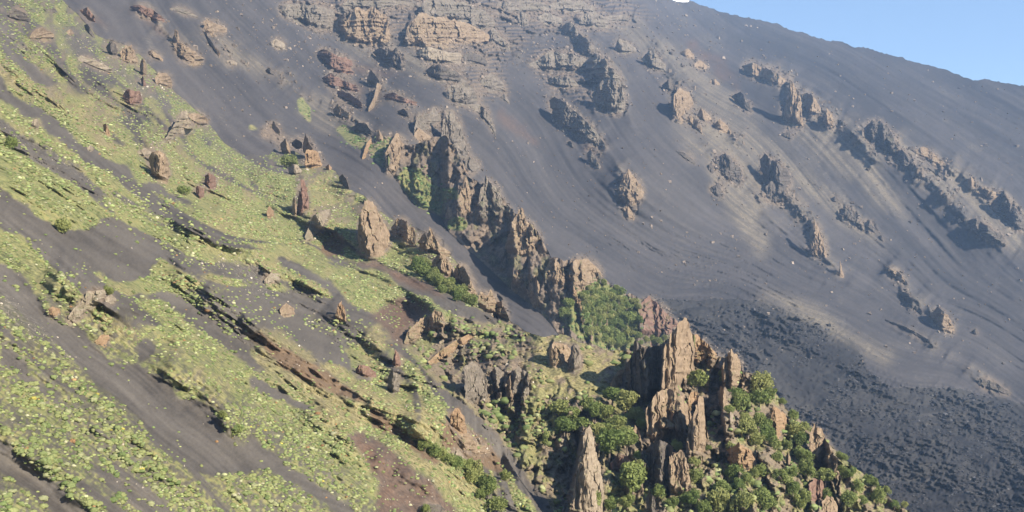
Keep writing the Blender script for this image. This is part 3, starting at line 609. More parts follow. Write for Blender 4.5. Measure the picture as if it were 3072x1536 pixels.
 ('rock_outcrop', 3, 'B', 'brown', 'small brown rock below the one on the reddish patch', [(976, 324), (1005, 301), (1044, 330)], [(982, 340), (1015, 348), (1044, 350)], {}),
 ('rock_outcrop', 3, 'B', 'brown', 'small dark-sided rock at the foot of the reddish patch', [(1055, 408), (1080, 396), (1105, 418)], [(1060, 420), (1082, 428), (1105, 428)], {}),
 ('rock_outcrop', 3, 'B', 'dark', 'dark crag on the rim of the right-hand spur, left of the big shadowed crag', [(1164, 484), (1210, 460), (1238, 508), (1275, 558)], [(1176, 508), (1215, 540), (1270, 575)], {}),
 ('rock_outcrop', 3, 'B', 'brown', 'rough brown crags on the crest leading to the big shadowed crag', [(1214, 334), (1270, 314), (1310, 335), (1350, 350)], [(1226, 358), (1280, 394), (1350, 405)], {}),
 ('rock_outcrop', 3, 'B', 'dark', 'dark broken knob with a rounded lower edge on the tan slope', [(1086, 796), (1128, 770), (1192, 824), (1220, 880)], [(1092, 850), (1140, 898), (1200, 930), (1222, 910)], {}),
 ('rock_outcrop', 3, 'B', 'dark', 'black shark-fin rock below the dark broken knob', [(1054, 950), (1098, 910), (1124, 972)], [(1062, 968), (1100, 998), (1128, 1008)], dict(dark=1)),
 ('rock_outcrop', 3, 'B', 'dark', 'small black rock left of the dark broken knob', [(1044, 835), (1060, 818), (1076, 850)], [(1048, 855), (1062, 872), (1076, 872)], {}),
 ('rock_dike', 3, 'B', 'dark', 'thin dark dike low in the smooth scree left of the broken knob', [(886, 756), (930, 770), (985, 816)], [(893, 772), (935, 802), (988, 838)], {}),
 # far slope, right
 ('rock_outcrop', 4, 'B', 'brown', 'jagged brown crest leading down to the big shadowed crag', [(40, 338), (70, 355), (100, 372), (146, 398)], [(44, 392), (60, 420), (100, 426), (146, 438)], {}),
 ('rock_outcrop', 4, 'B', 'brown', 'big crag with a wide blue shadowed left face on the right-hand spur', [(132, 565), (156, 478), (164, 395), (202, 446), (218, 498), (230, 622)], [(142, 610), (170, 634), (195, 644), (230, 640)], dict(dark=1, spine=.25)),
 ('rock_outcrop', 4, 'B', 'brown', 'brown knob touching the big shadowed crag on its right', [(212, 484), (250, 460), (292, 496), (320, 545)], [(218, 550), (260, 578), (316, 570)], {}),
 ('rock_spire', 4, 'B', 'brown', 'small pointed tooth at the lower right end of the right-hand spur', [(330, 612), (348, 549), (372, 572), (394, 630)], [(332, 632), (365, 644), (394, 648)], dict(dark=1)),
 ('rock_outcrop', 4, 'B', 'dark', 'dark rocks on the tan slope left below the big shadowed crag', [(120, 675), (155, 655), (178, 690)], [(130, 690), (158, 700), (180, 706)], {}),
 ('rock_outcrop', 4, 'B', 'dark', 'long dark crag with a pointed top, upper of the far right spur', [(534, 645), (580, 610), (622, 610), (662, 646), (692, 686), (704, 760)], [(552, 702), (620, 752), (680, 782), (704, 785)], dict(dark=1, spine=.8)),
 ('rock_outcrop', 4, 'B', 'dark', 'dark rounded lump just below the long dark pointed crag', [(696, 784), (730, 760), (772, 800), (804, 850)], [(702, 808), (745, 844), (803, 872)], dict(dark=1, spine=.7)),
 ('rock_outcrop', 4, 'B', 'brown', 'brown crag row right of the dark rounded lump', [(786, 753), (840, 740), (892, 774), (954, 828)], [(796, 778), (850, 804), (953, 848)], {}),
 ('rock_outcrop', 4, 'B', 'dark', 'small dark crags under the brown crag row', [(826, 824), (850, 805), (902, 854), (954, 898)], [(832, 842), (870, 860), (953, 918)], {}),
 ('rock_spire', 4, 'B', 'brown', 'tiny pointed brown rock on the far right spur', [(1056, 914), (1079, 886), (1104, 930)], [(1062, 936), (1085, 945), (1104, 944)], {}),
 ('rock_outcrop', 4, 'B', 'dark', 'dark peaked crag at the right edge of the photo', [(1172, 1035), (1215, 978), (1240, 965), (1262, 1018), (1302, 1056), (1360, 1085)], [(1184, 1070), (1240, 1102), (1300, 1150), (1360, 1175)], dict(dark=1, spine=.75)),
 ('rock_outcrop', 4, 'B', 'brown', 'low lit rocks left of the dark peaked crag at the right edge', [(1086, 963), (1140, 940), (1200, 970), (1218, 988)], [(1096, 976), (1150, 993), (1213, 1006)], {}),
 ('rock_spire', 4, 'B', 'brown', 'tall wedge with sunlit edge and triangular blue shadow to its left', [(262, 1270), (270, 1140), (288, 1108), (308, 1148), (334, 1228), (350, 1280)], [(268, 1290), (300, 1298), (320, 1300), (350, 1298)], dict(thick=.5, spine=.2)),
 ('rock_outcrop', 4, 'B', 'dark', 'dark chain of lumps right of the tall wedge', [(410, 1053), (450, 1045), (492, 1075), (524, 1138)], [(416, 1077), (470, 1117), (523, 1164)], {}),
 ('rock_outcrop', 4, 'B', 'dark', 'rounded dark rock right of the dark chain of lumps', [(531, 1122), (565, 1110), (604, 1164)], [(537, 1142), (570, 1163), (603, 1177)], {}),
 ('rock_outcrop', 4, 'B', 'dark', 'little dark rock below the rounded dark rock', [(608, 1190), (622, 1182), (642, 1214)], [(612, 1202), (628, 1214), (642, 1220)], {}),
 ('rock_outcrop', 4, 'B', 'dark', 'dark crags low on the far right spur under the dark peaked crag', [(1055, 1112), (1100, 1098), (1160, 1143), (1222, 1173), (1256, 1218)], [(1064, 1142), (1120, 1173), (1200, 1205), (1254, 1244)], {}),
 ('rock_outcrop', 4, 'B', 'dark', 'upper dark rib on the left spur above the tall wedge', [(12, 804), (40, 764), (90, 814), (142, 845), (170, 890)], [(26, 910), (70, 960), (110, 970), (169, 932)], dict(dark=1)),
 ('rock_outcrop', 4, 'B', 'dark', 'lower dark rib on the left spur above the tall wedge', [(40, 940), (70, 915), (132, 956), (170, 998)], [(46, 1000), (90, 1020), (169, 1020)], {}),
 ('rock_outcrop', 4, 'B', 'dark', 'small dark rock just above the tip of the tall wedge', [(180, 1105), (200, 1096), (216, 1120)], [(184, 1114), (202, 1124), (216, 1126)], {}),
 ('rock_outcrop', 4, 'B', 'dark', 'small lone dark rock between the tall wedge and the tan fan', [(366, 1000), (392, 986), (409, 1010)], [(370, 1010), (392, 1018), (409, 1018)], {}),
 ('rock_outcrop', 4, 'B', 'dark', 'dark lens-shaped rock in the middle of the smooth right-hand scree', [(640, 790), (665, 784), (690, 820)], [(646, 806), (670, 824), (690, 834)], {}),
 ('rock_outcrop', 8, 'B', 'brown', 'brown crags on the rib below the dark chain of lumps', [(636, 43), (670, 64), (715, 80), (754, 133)], [(646, 68), (690, 113), (753, 153)], {}),
 ('rock_dike', 8, 'B', 'dark', 'dark straight bank running down the lower far slope', [(700, 168), (760, 192), (828, 274)], [(710, 195), (770, 250), (832, 304)], dict(dark=1)),
 ('rock_outcrop', 8, 'B', 'brown', 'block with a dark underside at the end of the lower rib', [(870, 293), (910, 254), (964, 304), (994, 368)], [(880, 320), (930, 372), (993, 398)], dict(dark=1)),
 ('boulder', 8, 'B', 'dark', 'single small boulder alone on the smooth scree at right', [(1075, 380), (1100, 362), (1114, 390)], [(1078, 388), (1098, 398), (1113, 397)], {}),
 ('rock_spire', 8, 'B', 'brown', 'needle-like pinnacle with a thin shadow on the lower far slope', [(409, 88), (416, 28), (426, 68), (437, 100)], [(411, 100), (423, 110), (437, 112)], {}),
 ('rock_dike', 8, 'B', 'dark', 'dark bank at the foot of the far slope near the right edge', [(1106, 612), (1190, 634), (1275, 686)], [(1116, 648), (1190, 680), (1279, 708)], dict(dark=1)),
 ('rock_dike', 8, 'B', 'dark', 'low dark bank beside the green hollow on the lower far slope', [(640, 318), (720, 345), (800, 385), (860, 420)], [(646, 328), (720, 358), (800, 402), (860, 440)], {}),
 # green slope, middle and lower
 ('rock_spire', 6, 'N', 'orange', 'bright orange pillar of rock standing in the grass rib', [(428, 305), (444, 240), (457, 222), (472, 258), (484, 312)], [(432, 326), (455, 338), (485, 332)], dict(spine=.3)),
 ('rock_crag', 6, 'N', 'brown', 'slanting brown wall on the right of the red hollow', [(774, 432), (806, 368), (858, 316), (912, 300), (918, 340)], [(780, 450), (818, 432), (870, 394), (918, 372)], {}),
 ('rock_block', 6, 'N', 'brown', 'brown fluted block at the upper end of the slanting wall by the red hollow', [(908, 312), (930, 280), (966, 290), (990, 340)], [(913, 372), (945, 380), (990, 362)], {}),
 ('rock_ledge', 6, 'N', 'orange', 'long orange ledge slanting across the grassy knoll', [(895, 532), (960, 475), (1020, 434), (1075, 405), (1126, 380)], [(903, 552), (970, 520), (1030, 480), (1080, 445), (1126, 410)], dict(jag=.4)),
 ('rock_ledge', 6, 'N', 'pale', 'small pale slab between the slanting wall and the long orange ledge', [(952, 432), (985, 402), (999, 408)], [(956, 445), (980, 441), (998, 430)], {}),
 ('rock_spire', 6, 'N', 'red', 'thin reddish needle on the grass edge below the red hollow', [(716, 542), (734, 466), (752, 498), (760, 540)], [(720, 556), (740, 562), (760, 554)], {}),
 ('rock_block', 6, 'N', 'red', 'dark red mound beside the ash gully in the middle green slope', [(530, 573), (550, 546), (600, 560), (636, 590)], [(537, 592), (580, 612), (635, 612)], {}),
 ('rock_block', 6, 'N', 'grey', 'grey rounded rock below the thin reddish needle', [(690, 624), (714, 580), (748, 606), (752, 662)], [(697, 678), (720, 698), (750, 688)], {}),
 ('rock_outcrop', 6, 'N', 'orange', 'upper orange cliff on the bank of the deep gully', [(1004, 804), (1030, 780), (1050, 765), (1078, 806), (1090, 862)], [(1012, 858), (1050, 890), (1092, 908)], {}),
 ('rock_outcrop', 6, 'N', 'brown', 'lower brown cliff on the bank of the deep gully', [(1054, 895), (1110, 893), (1145, 944), (1208, 955)], [(1066, 978), (1130, 998), (1206, 998)], {}),
 ('rock_outcrop', 6, 'N', 'pale', 'pale pinkish rock at the foot of the lower brown cliff', [(1012, 988), (1050, 970), (1074, 1008)], [(1018, 1018), (1050, 1038), (1074, 1033)], {}),
 ('rock_ledge', 6, 'N', 'pale', 'pale smooth rock on the knoll at the head of the ash gully', [(70, 122), (100, 85), (150, 92)], [(77, 150), (112, 138), (150, 116)], {}),
 ('rock_ledge', 6, 'N', 'brown', 'striped brown rock step beside the head of the ash gully', [(150, 270), (180, 235), (222, 262)], [(158, 305), (190, 308), (224, 290)], dict(strata=1)),
 ('rock_fin', 2, 'N', 'brown', 'large brown fin with a black shadowed left side at the grassy shoulder', [(540, 1185), (552, 1080), (576, 1018), (598, 996), (630, 1048), (664, 1100), (700, 1165)], [(548, 1290), (590, 1302), (640, 1296), (680, 1270), (706, 1230)], dict(spine=.25, dark=1)),
 ('rock_crag', 2, 'N', 'brown', 'upper jagged wall of the rock crest above the lower dark chute', [(710, 1145), (740, 1102), (770, 1094), (800, 1134), (832, 1165), (836, 1220)], [(716, 1182), (760, 1192), (800, 1240), (835, 1248)], dict(spine=.3)),
 ('rock_crag', 2, 'N', 'brown', 'double-toothed wall in the rock crest above the lower dark chute', [(845, 1215), (878, 1176), (888, 1195), (906, 1150), (932, 1196), (962, 1245), (1005, 1265)], [(850, 1250), (890, 1270), (930, 1282), (1004, 1296)], dict(spine=.3)),
 ('rock_crag', 6, 'N', 'brown', 'dark shadowed wall in the rock crest just above the green tree band', [(914, 34), (938, 0), (960, -24), (1000, 24), (1026, 68)], [(924, 68), (960, 90), (1000, 110), (1026, 108)], dict(spine=.35)),
 ('rock_spire', 6, 'N', 'brown', 'leaning blade of rock at the right end of the green tree band', [(1020, 92), (1048, 40), (1071, 44), (1092, 85), (1113, 126), (1137, 180)], [(1026, 120), (1060, 142), (1090, 162), (1110, 192), (1137, 204)], dict(spine=.3)),
 ('rock_crag', 6, 'N', 'brown', 'lowest group of rock needles beside the lower dark chute', [(1144, 224), (1164, 176), (1190, 198), (1215, 174), (1242, 236), (1270, 234), (1307, 325)], [(1150, 250), (1190, 286), (1225, 297), (1260, 312), (1307, 338)], dict(spine=.3)),
 ('rock_slab', 2, 'N', 'pale', 'pale smooth tilted slab on the green slope left of the large brown fin', [(274, 1195), (318, 1086), (360, 1065), (400, 1050)], [(282, 1222), (312, 1214), (354, 1160), (400, 1082)], dict(jag=.3)),
 ('rock_spire', 2, 'N', 'red', 'tall narrow red-brown column on the green slope', [(235, 1072), (248, 970), (260, 898), (282, 922), (296, 990), (296, 1042)], [(242, 1086), (260, 1084), (277, 1062), (296, 1052)], dict(spine=.3, dark=1)),
 ('rock_spire', 2, 'N', 'brown', 'slender shaded post left of the tall narrow red-brown column', [(212, 1042), (222, 1000), (235, 1030)], [(215, 1090), (225, 1096), (235, 1086)], {}),
 ('rock_block', 2, 'N', 'orange', 'small tan knob in the grass left of the slender shaded post', [(82, 1072), (95, 1036), (119, 1060)], [(85, 1096), (100, 1102), (121, 1090)], {}),
 ('rock_outcrop', 2, 'N', 'orange', 'small orange rocks at the top of the grassy shoulder over the chute', [(380, 838), (395, 824), (412, 842)], [(384, 848), (398, 856), (412, 852)], {}),
 # spire ridge, lower half
 ('rock_fin', 3, 'R', 'brown', 'knife-edged brown peak in the middle of the spire ridge', [(28, 1228), (58, 1130), (95, 1064), (110, 1060), (127, 1105), (188, 1155), (206, 1200)], [(40, 1298), (80, 1282), (120, 1294), (160, 1254), (206, 1240)], dict(spine=.3, dark=1)),
 ('rock_spire', 7, 'R', 'brown', 'upper of two stubby ribs at the left foot of the spire ridge', [(54, 112), (74, 66), (95, 54), (120, 100)], [(58, 172), (85, 190), (106, 142)], {}),
 ('rock_spire', 7, 'R', 'brown', 'lower of two stubby ribs at the left foot of the spire ridge', [(130, 152), (150, 104), (180, 98), (200, 140)], [(136, 208), (168, 258), (187, 254), (200, 178)], {}),
 ('rock_fin', 7, 'R', 'orange', 'thin sunlit fin running down beside the wood on the spire ridge', [(324, 112), (348, 84), (382, 174), (408, 226), (421, 320)], [(328, 140), (362, 200), (388, 280), (404, 350), (420, 352)], {}),
 ('rock_crag', 7, 'R', 'brown', 'lit brown wall just left of the thin sunlit fin', [(228, 64), (254, 14), (290, 34), (322, 84), (340, 120)], [(234, 130), (270, 142), (300, 142), (340, 150)], {}),
 ('rock_crag', 7, 'R', 'brown', 'fluted brown dome of rock above the wood on the spire ridge', [(348, 64), (378, 14), (430, 12), (472, 39), (516, 95)], [(354, 130), (400, 172), (440, 162), (480, 130), (516, 112)], {}),
 ('rock_crag', 7, 'R', 'red', 'pinkish fluted wall at the lower end of the spire ridge', [(694, 264), (720, 224), (738, 216), (750, 204), (800, 244), (852, 294), (896, 330)], [(710, 392), (760, 422), (800, 408), (850, 372), (895, 348)], dict(spine=.15)),
 ('rock_outcrop', 7, 'R', 'brown', 'small brown rock poking out of the wood on the spire ridge', [(530, 338), (548, 314), (566, 340)], [(534, 352), (550, 360), (566, 354)], {}),
 ('rock_spire', 7, 'R', 'brown', 'lone grey stump at the foot of the wood', [(450, 395), (460, 372), (470, 398)], [(452, 420), (462, 428), (470, 424)], {}),
 # near ridge with trees
 ('rock_peak', 7, 'N', 'brown', 'highest brown peak of the near wooded ridge, sunlit on its right', [(790, 560), (826, 465), (858, 395), (900, 344), (930, 312), (948, 346), (968, 396), (980, 466), (976, 540)], [(792, 660), (812, 720), (850, 740), (890, 704), (930, 660), (964, 606), (976, 560)], dict(spine=.35, thick=.45)),
 ('rock_outcrop', 7, 'N', 'brown', 'rough buttress below the highest peak of the near ridge', [(734, 770), (788, 695), (830, 674), (880, 684), (926, 694), (930, 730)], [(738, 930), (790, 962), (836, 930), (880, 905), (922, 840)], dict(spine=.4, thick=.6)),
 ('rock_crag', 7, 'N', 'brown', 'broad lit rock face joining the rough buttress to the long thin rib', [(868, 800), (900, 740), (935, 735), (962, 800)], [(860, 920), (900, 950), (940, 930), (966, 880)], dict(thick=.5)),
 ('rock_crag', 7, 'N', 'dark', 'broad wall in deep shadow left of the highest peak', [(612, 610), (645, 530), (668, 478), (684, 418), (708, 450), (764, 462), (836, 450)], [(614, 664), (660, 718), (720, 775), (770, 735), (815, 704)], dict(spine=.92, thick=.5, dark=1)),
 ('rock_outcrop', 7, 'N', 'orange', 'lit reddish shoulder right of the highest peak', [(960, 404), (985, 384), (1040, 444), (1096, 498)], [(966, 532), (1000, 545), (1040, 516), (1096, 526)], {}),
 ('rock_peak', 7, 'N', 'brown', 'second pointed peak of the near wooded ridge, right of the highest', [(1112, 570), (1148, 488), (1168, 462), (1192, 505), (1224, 588), (1268, 660)], [(1124, 654), (1170, 685), (1210, 686), (1266, 684)], dict(spine=.4, thick=.45)),
 ('rock_dike', 7, 'N', 'brown', 'long thin rib descending right of the rough buttress', [(934, 965), (956, 830), (983, 776), (1003, 694), (1023, 726), (1036, 850), (1048, 905)], [(940, 1000), (975, 1024), (1000, 1005), (1028, 996), (1047, 945)], dict(spine=.25)),
 ('rock_block', 7, 'N', 'orange', 'small lit rock above the long thin rib', [(930, 764), (963, 684), (995, 686)], [(936, 802), (965, 782), (995, 748)], {}),
 ('rock_block', 7, 'N', 'brown', 'rocky tower topped by a bush below the long thin rib', [(844, 1065), (866, 985), (910, 972), (940, 1035), (960, 1130)], [(850, 1175), (890, 1208), (930, 1178), (958, 1152)], dict(spine=.35)),
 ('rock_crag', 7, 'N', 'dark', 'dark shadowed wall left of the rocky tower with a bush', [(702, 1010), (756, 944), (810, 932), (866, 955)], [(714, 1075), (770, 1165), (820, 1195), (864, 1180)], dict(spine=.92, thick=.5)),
 ('rock_needle', 7, 'N', 'tan', 'tall pale tapering blade of rock at the bottom edge', [(366, 1215), (390, 1075), (412, 965), (432, 888), (450, 868), (462, 884), (472, 925), (488, 1010), (510, 1085), (524, 1200)], [(348, 1340), (400, 1350), (440, 1350), (480, 1350), (530, 1340)], dict(spine=.14, thick=.42, jag=1.3)),
 ('rock_block', 7, 'N', 'dark', 'dark stub of rock on the bottom edge right of the pale blade', [(735, 1214), (753, 1190), (777, 1216), (787, 1290)], [(740, 1320), (760, 1325), (786, 1322)], dict(dark=1)),
 ('rock_outcrop', 7, 'N', 'pale', 'pinkish rock in the shade left of the pale blade', [(270, 944), (290, 915), (336, 928)], [(276, 968), (300, 974), (335, 962)], {}),
 ('rock_crag', 7, 'N', 'brown', 'notched rock on the grassy saddle, left of two', [(244, 474), (268, 434), (300, 442), (334, 446), (356, 472)], [(254, 560), (290, 562), (322, 532), (356, 510)], dict(dark=1)),
 ('rock_block', 7, 'N', 'grey', 'notched rock on the grassy saddle, right of two', [(344, 515), (370, 444), (396, 445), (410, 522)], [(346, 584), (370, 596), (408, 572)], dict(dark=1)),
 ('rock_crag', 7, 'N', 'grey', 'smooth grey rock face under the grassy saddle at left', [(34, 605), (90, 564), (140, 596), (148, 680)], [(36, 732), (82, 724), (132, 704), (148, 712)], {}),
 ('rock_outcrop', 7, 'N', 'orange', 'orange rocks at the right end of the grassy saddle', [(554, 645), (590, 584), (626, 566)], [(560, 672), (600, 662), (626, 622)], {}),
 ('rock_outcrop', 7, 'N', 'red', 'reddish rock between the tree grove and the big bottom tree', [(553, 1046), (590, 994), (640, 1004), (668, 1050)], [(560, 1082), (610, 1088), (667, 1080)], {}),
 ('rock_spire', 7, 'N', 'brown', 'small lit pinnacle right of the tree grove', [(664, 900), (680, 845), (702, 880), (708, 915)], [(668, 925), (685, 940), (708, 928)], {}),
 ('rock_fin', 7, 'N', 'brown', 'small fin below the second pointed peak', [(1096, 685), (1115, 645), (1138, 698), (1146, 750)], [(1102, 762), (1122, 778), (1146, 772)], {}),
 ('rock_outcrop', 7, 'N', 'pale', 'pale scar of rock below the small fin', [(1138, 810), (1160, 780), (1180, 810)], [(1142, 838), (1160, 848), (1180, 836)], {}),
 ('rock_outcrop', 7, 'N', 'orange', 'tan rock face among bushes right of the long shaded ravine', [(1142, 975), (1188, 938), (1252, 964), (1288, 1030)], [(1154, 1054), (1210, 1074), (1287, 1064)], {}),
 ('rock_dike', 8, 'N', 'brown', 'tall leaning dike with a black left face on the right flank of the near ridge', [(262, 905), (283, 842), (332, 894), (354, 934), (394, 1014), (411, 1100), (424, 1220)], [(266, 1010), (310, 1060), (350, 1080), (385, 1120), (402, 1190), (424, 1275)], dict(spine=.75, thick=.4, dark=1)),
 ('rock_dike', 8, 'N', 'brown', 'thin dark dike left of the tall leaning dike', [(-4, 975), (30, 1032), (62, 1104), (97, 1208)], [(0, 1030), (30, 1110), (62, 1200), (97, 1245)], dict(spine=.8, dark=1)),
 ('rock_outcrop', 8, 'N', 'orange', 'tan rock face between the crest bushes and the tall leaning dike', [(44, 815), (78, 752), (132, 783), (157, 828)], [(54, 892), (100, 934), (142, 894), (157, 860)], {}),
 ('rock_outcrop', 8, 'N', 'red', 'reddish bare rock at the bottom left of the tall leaning dike', [(258, 1150), (290, 1110), (330, 1130), (345, 1180)], [(264, 1225), (300, 1235), (344, 1215)], {}),
 ('rock_outcrop', 8, 'N', 'brown', 'brown bare rock on the bottom edge under the tall leaning dike', [(325, 1235), (350, 1205), (385, 1220), (404, 1260)], [(328, 1310), (360, 1320), (402, 1312)], {}),
 ('rock_spire', 8, 'N', 'brown', 'slim stub among bushes left of the tall leaning dike', [(142, 1010), (154, 985), (168, 1020)], [(145, 1055), (157, 1065), (168, 1060)], {}),
 ('rock_crag', 6, 'N', 'grey', 'shaded grey cliff right of the deep gully, left of three', [(1072, 565), (1118, 524), (1162, 554), (1196, 614), (1192, 680)], [(1084, 735), (1120, 760), (1150, 738), (1190, 716)], dict(spine=.7)),
 ('rock_crag', 6, 'N', 'grey', 'shaded grey cliff right of the deep gully, middle of three', [(1194, 625), (1230, 562), (1260, 570), (1288, 590)], [(1200, 684), (1240, 696), (1288, 666)], {}),
 ('rock_crag', 6, 'N', 'brown', 'shaded brown cliff right of the deep gully, right of three', [(1284, 655), (1308, 583), (1348, 574)], [(1290, 735), (1320, 738), (1348, 716)], {}),
 ('rock_crag', 5, 'N', 'pale', 'pale stepped rock face in the green bluff above the ash chute', [(345, 300), (372, 262), (405, 232), (440, 178), (480, 172), (526, 168)], [(338, 354), (370, 345), (405, 318), (450, 256), (490, 236), (530, 218)], dict(jag=.6, thick=.3)),
 ('rock_outcrop', 5, 'N', 'orange', 'small pinkish rock left of the pale stepped rock face', [(236, 272), (260, 252), (304, 268)], [(243, 294), (270, 306), (303, 296)], {}),
 ('rock_block', 5, 'N', 'pale', 'small pale rock under the dark bush on the green bluff', [(526, 217), (560, 195), (584, 214)], [(532, 230), (560, 238), (584, 230)], {}),
 ('rock_outcrop', 5, 'N', 'orange', 'small pinkish rock at the lower rim of the green bluff', [(476, 428), (510, 401), (549, 396)], [(483, 446), (520, 452), (548, 430)], {}),
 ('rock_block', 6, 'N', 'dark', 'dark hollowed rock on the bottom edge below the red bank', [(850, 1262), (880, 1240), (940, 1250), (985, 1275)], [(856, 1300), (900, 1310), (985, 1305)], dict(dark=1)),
]
_polys = []
for c in CRAGS:
    cr, ft = zp(c[1], c[6 - 1]), zp(c[1], c[7 - 1])
    _polys.append(cr + ft[::-1])
m_crag = poly_mask(_polys, 0.7)
m_apron = blur(m_crag, 6); m_crag_soft = blur(m_crag, 2)

# ------------------------------------------------------------------ build the ground
GULLY = [(1190, 1000), (1215, 1036), (1290, 1120), (1334, 1173), (1400, 1225), (1470, 1290), (1510, 1345), (1550, 1420), (1600, 1500), (1625, 1540), (1700, 1660), (1760, 1800)]
m_wood = poly_mask([GULLY + [(3300, 1900), (2700, 1380), (2200, 960), (2000, 880), (1700, 960), (1560, 940), (1400, 930), (1290, 950)]], 0.3)
bank = poly_mask([GULLY + [(1300, 1800), (1000, 1500), (900, 1100), (1100, 1000)]], 0.25)
gy = fn(GULLY)
m_woods = blur(m_wood, 4)


def facets(x, y, seed):
    """angular blocks: every cell has its own offset and tilt"""
    xi, yi = np.floor(x), np.floor(y)
    best = np.full(x.shape, 9.0); val = np.zeros(x.shape)
    sd = np.full(x.shape, float(seed))
    for dx in (-1, 0, 1):
        for dy in (-1, 0, 1):
            cx, cy = xi + dx, yi + dy
            fx = cx + hash3(cx, cy, sd); fy = cy + hash3(cx, cy, sd + 1)
            d = (x - fx) ** 2 + (y - fy) ** 2
            v = (hash3(cx, cy, sd + 2) - 0.5) * 1.1 + (hash3(cx, cy, sd + 3) - 0.5) * 1.8 * (x - fx) + (hash3(cx, cy, sd + 4) - 0.5) * 1.2 * (y - fy)
            k = d < best
            best = np.where(k, d, best); val = np.where(k, v, val)
    return val


# spurs of firmer ground running down the far slope (photo pixels, height as a share of depth, half width in pixels)
SPURS = [(zp(3, [(650, 110), (800, 230), (870, 330), (930, 450), (1070, 600), (1160, 670), (1342, 850)]), .030, 40),
         (zp(3, [(1220, 330), (1342, 350), (1430, 400), (1530, 500), (1640, 570), (1740, 620), (1850, 760), (1990, 900)]), .036, 42),
         (zp(4, [(540, 630), (690, 710), (800, 850), (960, 1000), (1060, 1110), (1250, 1230), (1400, 1330)]), .032, 38),
         (zp(4, [(790, 745), (950, 830), (1080, 910), (1240, 990), (1400, 1100)]), .030, 34),
         (zp(4, [(20, 780), (100, 930), (290, 1130), (345, 1288), (420, 1380), (550, 1480)]), .030, 34),
         (zp(3, [(1000, 640), (1090, 790), (1215, 890), (1342, 1060), (1500, 1250)]), .022, 36),
         (zp(3, [(300, 110), (440, 230), (500, 280), (600, 400), (640, 560), (700, 700)]), .030, 34),
         (zp(3, [(250, 480), (400, 590), (540, 750), (620, 870), (720, 1000), (860, 1130)]), .020, 34),
         (zp(2, [(340, 240), (510, 320), (700, 470), (850, 560), (960, 590)]), .024, 34),
         (zp(2, [(0, 260), (100, 320), (240, 470), (440, 535), (600, 650), (740, 690), (820, 800)]), .026, 36),
         (zp(1, [(640, 0), (760, 80), (880, 190), (960, 250), (1030, 310)]), .030, 30),
         (zp(1, [(1000, 80), (1060, 150), (1190, 300), (1342, 340)]), .026, 34),
         (zp(2, [(900, 330), (1000, 360), (1140, 490), (1230, 690)]), .022, 34),
         (zp(2, [(1150, 60), (1250, 160), (1320, 250), (1450, 330)]), .020, 30),
         (zp(8, [(620, 20), (700, 90), (770, 170), (840, 300)]), .022, 26), (zp(8, [(760, 180), (880, 270), (1000, 400)]), .022, 26),
         (zp(8, [(620, 310), (850, 410), (1000, 530), (1280, 700)]), .020, 30), (zp(8, [(240, 100), (340, 130), (440, 250)]), .010, 22)]


NRIBS = [(zp(1, [(-200, 160), (0, 300), (120, 380), (300, 480), (480, 610), (560, 680), (700, 780), (780, 860)]), .075, 34),
         (zp(1, [(-200, 480), (0, 610), (200, 720), (420, 860), (600, 975), (760, 1060)]), .05, 34),
         (zp(1, [(820, 1130), (960, 1125), (1130, 1180), (1250, 1250), (1342, 1330), (1450, 1440), (1560, 1540)]), .07, 32),
         ([(510, 630), (640, 690), (760, 740), (950, 830), (1100, 880)], .05, 34),
         ([(477, 727), (668, 882), (835, 1025), (1014, 1145), (1192, 1240), (1350, 1300), (1490, 1430)], .075, 40),
         ([(839, 786), (929, 857), (1018, 935), (1108, 995), (1191, 1102), (1275, 1155), (1334, 1209)], .075, 38),
         ([(125, 816), (238, 845), (334, 911), (417, 965)], .06, 45), ([(459, 1078), (536, 1102), (620, 1150), (685, 1245), (769, 1334)], .045, 38),
         ([(495, 768), (596, 840), (703, 935), (800, 1006), (900, 1090)], .05, 30), (zp(1, [(0, 120), (200, 270), (400, 380), (650, 440), (870, 560)]), .07, 34),
         ([(400, 380), (453, 417), (537, 477), (626, 525), (715, 572), (800, 644)], .075, 34), (zp(2, [(0, 830), (150, 900), (300, 1000), (420, 1130), (480, 1280)]), .07, 32),
         (zp(2, [(200, 900), (400, 880), (580, 990)]), .05, 36), ([(-100, 930), (0, 988), (119, 1054), (238, 1149), (358, 1263), (477, 1364), (596, 1453), (700, 1560)], .030, 40),
         ([(-100, 1200), (0, 1263), (179, 1400), (328, 1536), (400, 1600)], .028, 36), ([(700, 500), (830, 560), (960, 640), (1060, 700), (1160, 760)], .06, 34),
         ([(900, 1180), (1000, 1260), (1120, 1340), (1280, 1440), (1400, 1560)], .05, 40), ([(330, 230), (430, 300), (520, 380), (600, 440)], .06, 30),
         ([(600, 620), (700, 650), (800, 690), (900, 760)], .05, 26), ([(1250, 930), (1400, 990), (1560, 1010), (1700, 1030)], .03, 30)]


